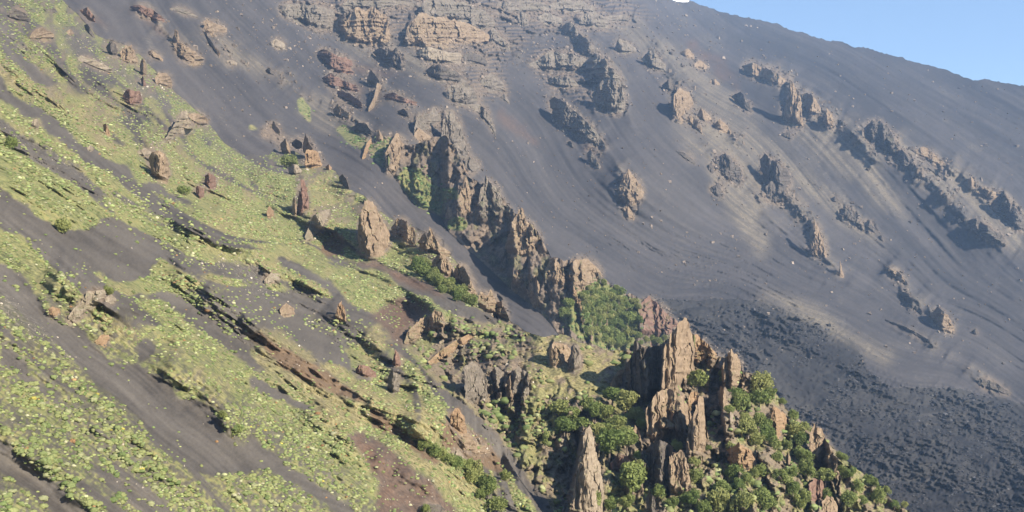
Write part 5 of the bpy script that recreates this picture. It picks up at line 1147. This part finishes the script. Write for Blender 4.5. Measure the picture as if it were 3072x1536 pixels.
topz = lambda x, y: np.exp(-((x - 1400) / 520) ** 2) * (1 - smooth(120, 330, y))
px, py = sample(220000, 600, 3090, 0, 1100, lambda x, y: np.clip(smooth(0.06, 0.5, look(m_apron, x, y)) * 0.32 + 0.12 * topz(x, y) + 0.012, 0, 1) * ((y < ytopN(x) - 8) & (y > ytopB(x) + 10) & ~((y > ytopR(x) - 4) & (x > 1200) & (x < 2100))))
sz = np.exp(rng.normal(1.35, 0.5, len(px))).clip(2, 13)
cl = np.array([(0.15, 0.125, 0.105)]) * np.exp(rng.normal(0, 0.3, (len(px), 1)))
rubble('scree_rubble', 'B', px, py, sz, cl, 0.9)
px, py = sample(160000, 300, 3090, 0, 1150, lambda x, y: 0.30 * smooth(0.012, 0.03, farS_spur(x, y)) * smooth(-0.1, 0.35, fbm(x / 22, y / 22, oct=3)) * ((y < ytopN(x) - 10) & (y > ytopB(x) + 10) & ~((y > ytopR(x) - 4) & (x > 1200) & (x < 2100))))
sz = np.exp(rng.normal(1.85, 0.45, len(px))).clip(3, 17)
cl = np.array([(0.13, 0.108, 0.09)]) * np.exp(rng.normal(0, 0.25, (len(px), 1)))
rubble('spur_rocks', 'B', px, py, sz, cl, 1.25)
px, py = sample(70000, 1700, 3090, 880, 1536, lambda x, y: look(m_lava, x, y) * 0.4 * smooth(-0.1, 0.4, fbm(x / 60, y / 30, oct=3)) * ((y < ytopN(x) - 6)))
sz = np.exp(rng.normal(1.5, 0.5, len(px))).clip(2, 15)
cl = np.array([(0.045, 0.045, 0.049)]) * np.exp(rng.normal(0, 0.35, (len(px), 1)))
rubble('lava_blocks', 'B', px, py, sz, cl, 0.7)
px, py = sample(60000, 0, 1700, 100, 1536, lambda x, y: np.clip(0.30 * look(m_gravel, x, y) + 0.03 * look(m_red, x, y) + 0.03 * look(m_brown, x, y) + 0.012 + 0.4 * smooth(0.1, 0.45, look(m_apron, x, y)), 0, 1) * (y > ytopN(x) + 6) * (1 - 0.85 * look(m_ash, x, y)))
sz = np.exp(rng.normal(1.25, 0.45, len(px))).clip(2, 9)
cl = np.array([(0.20, 0.18, 0.155)]) * np.exp(rng.normal(0, 0.4, (len(px), 1)))
rubble('loose_stones', 'N', px, py, sz, cl)

# ------------------------------------------------------------------ cushion shrubs
def ico(sub):
    import bmesh
    bm = bmesh.new(); bmesh.ops.create_icosphere(bm, subdivisions=sub, radius=1.0)
    v = np.array([p.co[:] for p in bm.verts]); f = np.array([[q.index for q in p.verts] for p in bm.faces]); bm.free()
    return v, f
ICO1, ICO1F = ico(1); ICO2, ICO2F = ico(2); ICO3, ICO3F = ico(3)
SHRUB_COL = np.array([(0.152, 0.17, 0.075), (0.122, 0.15, 0.064), (0.185, 0.197, 0.11), (0.085, 0.115, 0.045), (0.19, 0.115, 0.06), (0.26, 0.235, 0.06), (0.25, 0.25, 0.165)])
SHRUB_P = np.array([0.38, 0.34, 0.13, 0.112, 0.012, 0.008, 0.018])


def shrub_density(x, y):
    D = ground_depth('N', x, y)
    wd = look(m_woods, x, y)
    n2 = fbm(x / 16, y / 16, oct=3); n3 = fbm(x / 70, y / 70 + 5, oct=3); n4 = fbm(tC(x, y) * 16, (x * 0.77 + y * 0.64) / 160, oct=3)
    veg = 1 - np.maximum(look(m_ash, x, y), 0.6 * look(m_gravel, x, y))
    veg = smooth(0.3, 0.8, veg + 0.15 * n2) * (1 - 0.85 * look(m_red, x, y)) * (1 - 0.9 * look(m_brown, x, y))
    dry = look(m_dry, x, y)
    cov = 1.7 * (1 - 0.55 * dry) * smooth(-0.4, 0.2, 0.6 * n2 + 0.3 * n3 + 0.8 * n4) * (1 - 0.7 * smooth(0.12, 0.4, fbm(tC(x, y) * 8 + 40, (x * 0.77 + y * 0.64) / 420, oct=3)))
    cov = cov * (1 - wd) + wd * 0.9 * (1 - 0.5 * dry) * smooth(-0.2, 0.2, n3 + 0.3 * n2)
    cov *= (1 - 0.85 * smooth(0.08, 0.4, look(m_apron, x, y)))
    cov = np.maximum(cov * veg, 0.03 * (1 - wd))
    size = np.maximum(rng.lognormal(-0.48, 0.32, len(x)).clip(0.24, 0.9) * (1 + 0.8 * wd) * (1 + 0.85 * smooth(150, 360, D)) * F / D, 6.2)
    return cov / (0.62 * size ** 2), size, D


AREA = 2760.0 * 1560.0; M = int(0.065 * AREA)
x = rng.uniform(-20, 2740, M); y = rng.uniform(-20, 1540, M)
k = y > ytopN(x) + 5; x, y = x[k], y[k]
lam, size, D = shrub_density(x, y)
k = rng.uniform(0, 1, len(x)) < lam / 0.065
x, y, size, D = x[k], y[k], size[k], D[k]
low = smooth(900, 1300, y + 0.2 * x) * (x < 1300)
ci = np.array([rng.choice(7, p=SHRUB_P) for _ in range(len(x))])
wdx = look(m_woods, x, y) > 0.5
ci = np.where(wdx, rng.choice(4, len(x), p=[0.3, 0.35, 0.05, 0.3]), ci)
ci = np.where((ci == 5) & (y - 0.3 * x < 1050), 0, ci)
inside = (x > 12) & (x < 3060) & (y > 12) & (y < 1524)
# the 300 that show largest become individuals, at most a few of one spot
order = np.argsort(-size * inside * (look(m_woods, x, y) < 0.4) * (x < 1350))
single = np.zeros(len(x), bool); single[order[:300]] = True
P = unproj(x, y, D)
R = size * D / F * 0.5


def lump(v, seed, amp=0.22):
    n = fbm(v[..., 0] * 1.7 + seed, v[..., 1] * 1.7, v[..., 2] * 1.7, oct=2)
    n2 = vnoise(v[..., 0] * 4.2 + seed, v[..., 1] * 4.2, v[..., 2] * 4.2)
    return v * (1 + amp * n * 1.6 + amp * 0.8 * n2)[..., None]


bsh = MB('cushion_shrub_leaves', 0.8)
cc = bsh.mix(0.35, bsh.attrc('col'), bsh.ramp(bsh.noise(6.0, 3, 0.7), [(0.3, (0.22, 0.22, 0.2)), (0.7, (0.8, 0.8, 0.78))]), 'OVERLAY')
bsh.color(cc)


def shrub_mass(sel, verts, faces, flat):
    n = sel.sum()
    sc = np.stack([R[sel] * rng.uniform(0.8, 1.25, n), R[sel] * rng.uniform(0.8, 1.25, n), R[sel] * rng.uniform(0.5, 0.85, n)], -1)
    an = rng.uniform(0, 6.28, n); seeds = rng.uniform(0, 100, n)
    v = lump(np.repeat(verts[None], n, 0), seeds[:, None], 0.26)
    c, s = np.cos(an)[:, None], np.sin(an)[:, None]
    v = np.stack([v[..., 0] * c - v[..., 1] * s, v[..., 0] * s + v[..., 1] * c, v[..., 2]], -1) * sc[:, None, :]
    v = v + P[sel][:, None, :] + np.array([0, 0, 0.18]) * R[sel][:, None, None]
    col = SHRUB_COL[ci[sel]] * np.exp(rng.normal(0, 0.2, (n, 1))) * (1 + 0.08 * smooth(150, 360, D[sel]))[:, None]
    col = np.repeat(col[:, None], len(verts), 1) * rng.uniform(0.85, 1.12, (n, len(verts), 1))
    f = (faces[None] + len(verts) * np.arange(n)[:, None, None]).reshape(-1, 3)
    return v.reshape(-1, 3), f, col.reshape(-1, 3)


LOWV = np.array([(math.cos(a) * r, math.sin(a) * r, z) for r, z, k0 in ((1, -0.3, 0), (0.85, 0.45, .5)) for a in [(k0 + i) * 2 * math.pi / 5 for i in range(5)]] + [(0, 0, 0.95)])
LOWF = np.array([t for i in range(5) for t in ((i, (i + 1) % 5, 5 + i), ((i + 1) % 5, 5 + (i + 1) % 5, 5 + i), (5 + i, 5 + (i + 1) % 5, 10))])
parts = []
rest = ~single
for sel, vv, ff in ((rest & (size > 19), ICO2, ICO2F), (rest & (size <= 19) & (size > 13), ICO1, ICO1F), (rest & (size <= 13), LOWV, LOWF)):
    if sel.sum(): parts.append(shrub_mass(sel, vv, ff, True))
off = 0; VV, FF, CC = [], [], []
for v, f, c in parts:
    VV.append(v); FF.append(f + off); CC.append(c); off += len(v)
me = np_mesh('cushion_shrubs', np.concatenate(VV), np.concatenate(FF), bsh.m, {'col': np.concatenate(CC)}, True)
tag(link(bpy.data.objects.new('cushion_shrubs', me)), kind='stuff')
print('shrubs', len(x), 'tris', sum(len(f) for f in FF))

# scrub on the spire ridge and on the far spurs
VV, FF, CC = [], [], []; off = 0
wide = blur(m_vegfar, 7)
for sh, nn in (('R', 9000), ('B', 9000)):
    x_, y_ = sample(nn * 12, 760, 3072, 250, 1150, lambda a, b: np.clip(1.1 * smooth(0.1, 0.8, look(wide, a, b)) * smooth(-0.4, 0.2, fbm(a / 14, b / 14, oct=3)), 0, 1) * 0.35)
    inr = (x_ > 1190) & (x_ < 2100) & (y_ > ytopR(x_) + 4) & (y_ < ybotR(x_) - 2)
    k = (inr if sh == 'R' else ~inr) & (y_ < ytopN(x_) + 10)
    x_, y_ = x_[k], y_[k]
    d_ = ground_depth(sh, x_, y_); s_ = rng.uniform(5, 13, len(x_)) * d_ / F * 0.5 * np.where(d_ > 1300, 0.6, 1)
    v = lump(np.repeat(LOWV[None], len(x_), 0), rng.uniform(0, 99, len(x_))[:, None], 0.3) * s_[:, None, None] * np.array([1, 1, 0.85])
    v = v + unproj(x_, y_, d_)[:, None, :]
    c_ = SHRUB_COL[rng.choice([0, 1, 3, 3], len(x_))] * np.array([0.85, 0.95, 0.9]) * np.exp(rng.normal(0, 0.2, (len(x_), 1)))
    VV.append(v.reshape(-1, 3)); FF.append((LOWF[None] + 11 * np.arange(len(x_))[:, None, None]).reshape(-1, 3) + off); off += v.size // 3
    CC.append(np.repeat(c_, 11, 0))
me = np_mesh('ridge_scrub', np.concatenate(VV), np.concatenate(FF), bsh.m, {'col': np.concatenate(CC)})
tag(link(bpy.data.objects.new('ridge_scrub', me)), kind='stuff')

SHRUB_WORD = ['yellow-green', 'fresh green', 'pale grey-green', 'dark green', 'rust-brown', 'yellow-flowered', 'whitish']
protos = {}
for kcol in range(7):
    for var in range(2):
        v = lump(ICO3, 10.0 * kcol + 37 * var, 0.26) * np.array([1, 1, 0.68])
        v = v * (1 + 0.10 * rng.uniform(-1, 1, (len(v), 1)))
        col = SHRUB_COL[kcol][None] * rng.uniform(0.85, 1.12, (len(v), 1))
        protos[kcol, var] = np_mesh('cushion_shrub', v, ICO3F, bsh.m, {'col': col}, True)
def ordinal(i):
    return ['first', 'second', 'third', 'fourth', 'fifth', 'sixth', 'seventh', 'eighth', 'ninth', 'tenth'][i] if i < 10 else '%d%s' % (i + 1, {1: 'st', 2: 'nd', 3: 'rd'}.get((i + 1) % 10, 'th') if i + 1 not in (11, 12, 13) else 'th')


def spot(px_, py_):
    w = 'near the bottom edge' if py_ > 1400 else ('low on the slope' if py_ > 1200 else 'farther up the slope')
    h = 'at the left edge' if px_ < 250 else ('left of the wide ash chute' if py_ > 1000 + 0.72 * px_ else ('right of the wide ash chute' if px_ < 1100 else 'toward the bottom centre'))
    return w, h


rank = {}
for i in np.where(single)[0]:
    o = bpy.data.objects.new('cushion_shrub', protos[int(ci[i]), int(rng.integers(2))])
    o.location = P[i] + np.array([0, 0, 0.2 * R[i]])
    o.rotation_euler = (0, 0, rng.uniform(0, 6.28)); s_ = R[i]
    o.scale = (s_ * rng.uniform(0.85, 1.2), s_ * rng.uniform(0.85, 1.2), s_ * rng.uniform(0.8, 1.15))
    kc = int(ci[i]); w_, h_ = spot(x[i], y[i])
    if kc >= 4:
        same = sorted(x[single & (ci == kc)]); lab = '%s cushion shrub, %s of this colour from the left in the foreground' % (SHRUB_WORD[kc], ordinal(int(np.searchsorted(same, x[i]))))
    else:
        big_ = R[i] > np.median(R[single])
        lab = '%s %s cushion shrub %s, %s' % ('large' if big_ else 'smaller', SHRUB_WORD[kc], w_, h_)
    tag(link(o), lab, 'shrub', 'cushion shrubs on the foreground slope')

# ------------------------------------------------------------------ trees and bushes
blf = MB('tree_leaves', 0.6)
lc = blf.ramp(blf.rand(), [(0.0, (0.13, 0.18, 0.06)), (0.5, (0.2, 0.24, 0.085)), (1.0, (0.27, 0.285, 0.115))])
lc = blf.mix(0.5, lc, blf.ramp(blf.noise(0.9, 3), [(0.3, (0.3, 0.3, 0.3)), (0.7, (0.75, 0.75, 0.7))]), 'OVERLAY')
blf.color(lc)
tr = blf.n.new('ShaderNodeBsdfTranslucent'); mx = blf.n.new('ShaderNodeMixShader'); mx.inputs[0].default_value = 0.38
blf.t.links.new(lc, tr.inputs[0]); blf.t.links.new(blf.b.outputs[0], mx.inputs[1]); blf.t.links.new(tr.outputs[0], mx.inputs[2])
blf.t.links.new(mx.outputs[0], blf.n['Material Output'].inputs['Surface'])
bbk = MB('tree_bark', 0.9); bbk.color(bbk.ramp(bbk.noise(3.0, 5), [(0.3, (0.09, 0.07, 0.055)), (0.7, (0.24, 0.21, 0.18))]))


def tube(p0, p1, r0, r1, n=6):
    p0, p1 = np.array(p0, float), np.array(p1, float); d = p1 - p0; d /= np.linalg.norm(d)
    a = np.cross(d, (0.3, 0.9, 0.1)); a /= np.linalg.norm(a); b = np.cross(d, a)
    an = np.arange(n) * 2 * math.pi / n
    ring = np.cos(an)[:, None] * a + np.sin(an)[:, None] * b
    v = np.r_[p0 + r0 * ring, p1 + r1 * ring]
    f = [(i, (i + 1) % n, n + (i + 1) % n, n + i) for i in range(n)]
    return v, np.array(f)


def tree_proto(kind, seed):
    """unit tree: 1 high, crown about 0.9 wide; trunk with limbs and a crown of leaf faces on lobes"""
    g = np.random.default_rng(seed)
    lobes = []
    if kind == 'broad':
        zc, rad, nl, lr = 0.55, 0.26, 14, (0.11, 0.24)
    elif kind == 'bush':
        zc, rad, nl, lr = 0.42, 0.36, 12, (0.13, 0.3)
    else:
        zc, rad, nl, lr = 0.55, 0.13, 10, (0.09, 0.15)
    vs, fs, off = [], [], 0
    v, f = tube((0, 0, -0.12), (0.02, 0.01, zc * 0.75), 0.032, 0.018); vs.append(v); fs.append(f + off); off += len(v)
    for i in range(nl):
        a = i * 2.4 + g.uniform(-.4, .4); rr = rad * math.sqrt((i + 0.4) / nl)
        zz = zc + g.uniform(-0.3, 0.27) * (1.0 - 0.5 * rr / rad) * (1.35 if kind == 'tall' else 1)
        c = np.array([rr * math.cos(a), rr * math.sin(a), zz]); r = g.uniform(*lr) * (1 - 0.5 * max(0, zz - zc))
        lobes.append((c, r))
        v, f = tube((0.015, 0.01, zc * g.uniform(0.3, 0.7)), c, 0.012, 0.005, 4); vs.append(v); fs.append(f + off); off += len(v)
    trunk = np_mesh('trunk', np.concatenate(vs), np.concatenate(fs), bbk.m)
    pts, nor = [], []
    per = 150
    for c, r in lobes:
        d = g.normal(size=(per, 3)); d /= np.linalg.norm(d, axis=1)[:, None]
        rr = r * (0.72 + 0.36 * g.uniform(size=(per, 1))) * (1 + 0.25 * vnoise(d[:, 0] * 2.3 + c[0] * 9, d[:, 1] * 2.3, d[:, 2] * 2.3)[:, None])
        pts.append(c + d * rr); nor.append(d)
    pts, nor = np.concatenate(pts), np.concatenate(nor)
    n = len(pts); s = g.uniform(0.028, 0.05, (n, 1))
    nn = nor + 0.75 * g.normal(size=(n, 3)); nn /= np.linalg.norm(nn, axis=1)[:, None]
    a = np.cross(nn, g.normal(size=(n, 3))); a /= np.linalg.norm(a, axis=1)[:, None]; b = np.cross(nn, a)
    V = np.stack([pts - a * s * 1.3, pts - b * s * 0.8 + nn * s * 0.2, pts + a * s * 1.3, pts + b * s * 0.8], 1)
    f = np.arange(4 * n).reshape(n, 4)
    crown = np_mesh('crown', V.reshape(-1, 3), f, blf.m)
    return trunk, crown


TP = {'broad': [tree_proto('broad', s) for s in (1, 2, 3, 4)], 'bush': [tree_proto('bush', s) for s in (5, 6, 7)], 'tall': [tree_proto('tall', s) for s in (8, 9)]}


def plant(name, kind, zone, cx, cy, r, sheet, label, cat, group):
    (ox, oy) = ZO[zone]
    X, Yc, rp = ox + cx * ZS, oy + cy * ZS, r * ZS
    Yb = Yc + rp * (1.0 if kind != 'bush' else 0.8)
    Yb = max(Yb, float(SHEETS[sheet].Yc[0, 0]) if False else Yb)
    d = float(ground_depth(sheet, np.array([X]), np.array([Yb]))[0])
    H = {'broad': 2.6, 'bush': 2.2, 'tall': 2.7}[kind] * rp * d / F
    root = bpy.data.objects.new(name, None); root.location = unproj(X, Yb, d * 0.997)
    root.empty_display_size = 0.5
    root.rotation_euler = (0, 0, random.uniform(0, 6.28)); root.scale = (H * random.uniform(0.8, 1.2), H * random.uniform(0.8, 1.2), H * random.uniform(0.85, 1.15))
    link(root); tag(root, label, cat, group)
    tk, cw = random.choice(TP[kind])
    link(bpy.data.objects.new('trunk', tk), root); link(bpy.data.objects.new('crown', cw), root)


CLUSTERS = [
    ('N', 'broad', 'leafy_tree', 'tree', 'grove beside the pale rock blade', 'trees of the grove', 7,
     [(565, 705, 45), (640, 750, 52), (690, 805, 45), (300, 770, 48), (325, 860, 52), (400, 860, 48), (440, 760, 46), (530, 800, 44), (585, 860, 48), (550, 950, 66), (640, 940, 50), (490, 880, 40), (360, 800, 42), (480, 790, 40), (610, 900, 44), (540, 880, 40), (720, 850, 32)]),
    ('N', 'bush', 'bush', 'bush', 'row of bushes along the bottom edge', 'bushes on the bottom edge', 7,
     [(640, 1235, 42), (560, 1245, 38), (465, 1225, 45), (700, 1050, 26), (800, 1190, 34), (960, 1220, 40), (1100, 1240, 62), (1220, 1245, 52), (1310, 1200, 40), (690, 1000, 22), (860, 1250, 34), (1030, 1270, 40)]),
    ('N', 'bush', 'bush', 'bush', 'bushes on the ribs below the two peaks', 'bushes below the peaks', 7,
     [(985, 855, 34), (980, 1040, 28), (985, 1110, 36), (1180, 1085, 42), (1120, 1165, 40), (1240, 1120, 36), (1170, 970, 30), (1155, 770, 25), (1250, 870, 46), (1330, 860, 42), (1290, 925, 36), (1210, 740, 46), (1180, 690, 32), (1050, 965, 16), (1230, 820, 30), (1200, 1160, 34), (1280, 1090, 30), (880, 450, 16), (800, 770, 16)]),
    ('N', 'bush', 'bush', 'bush', 'bushes on the right flank of the near ridge', 'bushes on the right flank', 8,
     [(20, 645, 52), (10, 720, 44), (60, 690, 36), (125, 730, 20), (190, 880, 58), (230, 1000, 44), (180, 800, 30), (40, 900, 48), (145, 950, 26), (345, 1195, 32), (425, 1010, 26), (430, 1090, 34), (470, 1090, 30), (460, 1220, 46), (560, 1130, 28), (610, 1210, 44), (590, 1140, 24), (40, 1240, 50), (100, 1010, 34), (250, 1080, 44), (120, 1110, 40), (220, 1230, 56), (690, 1250, 24), (740, 1250, 20), (170, 1090, 30), (20, 1080, 34), (500, 1160, 30), (220, 920, 36), (240, 860, 30), (380, 1220, 26), (180, 1170, 36), (90, 950, 30), (10, 820, 34), (530, 1230, 30), (650, 1180, 22)]),
    ('N', 'bush', 'bush', 'bush', 'dark thicket beside the deep gully', 'thicket by the deep gully', 6,
     [(880, 955, 30), (925, 980, 34), (985, 1015, 40), (1040, 1048, 36), (1090, 1060, 42), (1130, 1090, 50), (1180, 1135, 50), (1160, 1200, 32), (1235, 1250, 52), (960, 1000, 30), (1110, 1110, 36), (1200, 1180, 36)]),
    ('N', 'bush', 'bush', 'bush', 'bright green band under the rock crest', 'green band under the rock crest', 6,
     [(845, 45, 36), (880, 75, 36), (915, 105, 34), (950, 125, 36), (985, 148, 34), (1020, 165, 34), (1055, 185, 34), (1090, 205, 32), (1120, 230, 28), (900, 50, 26), (1040, 205, 28), (970, 165, 26), (870, 40, 28), (935, 85, 26), (1005, 125, 26), (1075, 170, 26)]),
]
for sheet, kind, name, cat, where, group, zone, L in CLUSTERS:
    for i, (cx, cy, r) in enumerate(sorted(L)):
        plant(name, kind if r < 60 else 'broad', zone, cx, cy, r, sheet, '%s %s from the left in the %s' % (ordinal(i), cat, where), cat, group)
SINGLE = [
    ('N', 'broad', 'leafy_tree', 7, 670, 1140, 78, 'largest round green tree, right of the pale blade near the bottom edge', 'tree'),
    ('N', 'tall', 'leafy_tree', 7, 230, 935, 34, 'small pale upright tree alone in the shade left of the pale blade', 'tree'),
    ('N', 'broad', 'leafy_tree', 7, 990, 645, 46, 'bright green tree between the two rock peaks', 'tree'),
    ('N', 'tall', 'leafy_tree', 7, 1115, 620, 30, 'small light green tree at the left foot of the second peak', 'tree'),
    ('N', 'bush', 'bush', 7, 890, 955, 32, 'rounded bush crowning the rocky tower', 'bush'),
    ('N', 'broad', 'leafy_tree', 8, 342, 1110, 42, 'round green tree just left of the tall leaning dike', 'tree'),
    ('N', 'bush', 'bush', 6, 1280, 1105, 28, 'single bush on the grassy bank of the deep gully near its foot', 'bush'),
    ('N', 'bush', 'bush', 5, 545, 178, 26, 'dark round bush on the green bluff over the ash chute', 'bush'),
    ('N', 'bush', 'bush', 1, 318, 1140, 42, 'dark green bush on the rim of the ash hollow at far left', 'bush'),
    ('N', 'bush', 'bush', 1, 55, 722, 34, 'dark green low bush at the left edge beside the gravel strip', 'bush'),
    ('N', 'bush', 'bush', 1, 925, 955, 30, 'green bush left of the small red block', 'bush'),
    ('N', 'bush', 'bush', 2, 200, 815, 42, 'round green bush on the island of rocks in the chute', 'bush'),
    ('N', 'bush', 'bush', 5, 1120, 800, 22, 'bright green bush in the tongue of shrubs, upper of two', 'bush'),
    ('N', 'bush', 'bush', 5, 1180, 878, 30, 'bright green bush in the tongue of shrubs, lower of two', 'bush'),
    ('N', 'bush', 'bush', 6, 885, 1275, 24, 'bright green bush in the dark hollow on the bottom edge', 'bush'),
    ('N', 'bush', 'bush', 7, 30, 1105, 28, 'olive bush on the grassy lip above the bottom of the deep gully', 'bush'),
]
for sheet, kind, name, zone, cx, cy, r, label, cat in SINGLE:
    plant(name, kind, zone, cx, cy, r, sheet, label, cat, None)
# the wood on the spire ridge
wood = [(330, 290, 34), (345, 250, 28), (560, 400, 34), (585, 345, 30), (640, 320, 34), (430, 400, 26), (600, 440, 30), (540, 440, 28), (660, 360, 28)]
WP = np.array([(410, 190), (500, 115), (560, 155), (680, 225), (715, 300), (690, 400), (640, 455), (540, 455), (430, 400), (410, 300)], float)
tries = 0
while len(wood) < 120 and tries < 4000:
    tries += 1
    a, b = random.uniform(300, 720), random.uniform(110, 460)
    ins = False
    for (x1, y1), (x2, y2) in zip(WP, np.roll(WP, -1, 0)):
        if (y1 > b) != (y2 > b) and a < (x2 - x1) * (b - y1) / (y2 - y1) + x1: ins = not ins
    if ins and all((a - c[0]) ** 2 + (b - c[1]) ** 2 > 15 ** 2 for c in wood):
        wood.append((a, b, random.uniform(14, 28)))
for i, (cx, cy, r) in enumerate(sorted(wood)):
    plant('leafy_tree', 'broad' if i % 3 else 'bush', 7, cx, cy, r, 'R', '%s tree from the left in the wood on the spire ridge' % ordinal(i), 'tree', 'trees of the wood on the spire ridge')
for i, (cx, cy, r) in enumerate(sorted([(735, 420, 22), (765, 425, 24), (795, 425, 22), (825, 410, 16), (700, 440, 18)])):
    plant('leafy_tree', 'bush', 7, cx, cy, r, 'R', '%s dark bush from the left under the pinkish fluted wall' % ordinal(i), 'bush', 'bushes under the pinkish wall')

# ------------------------------------------------------------------ haze: one box of thin air round everything
hz = bpy.data.materials.new('haze_air'); hz.use_nodes = True
hn = hz.node_tree.nodes; hn.clear()
vol = hn.new('ShaderNodeVolumePrincipled'); out = hn.new('ShaderNodeOutputMaterial')
vol.inputs['Color'].default_value = (0.38, 0.6, 1.0, 1)
vol.inputs['Density'].default_value = HAZE_DENSITY
vol.inputs['Anisotropy'].default_value = 0.0
hz.node_tree.links.new(vol.outputs[0], out.inputs['Volume'])
x0, x1, y0, y1, z0, z1 = -1500, 2700, -300, 5200, -420, 1700
V = [(x, y, z) for x in (x0, x1) for y in (y0, y1) for z in (z0, z1)]
Fq = [(0, 1, 3, 2), (4, 6, 7, 5), (0, 4, 5, 1), (2, 3, 7, 6), (0, 2, 6, 4), (1, 5, 7, 3)]
hb = bpy.data.objects.new('haze', np_mesh('haze', V, Fq, hz))
tag(link(hb), kind='stuff')
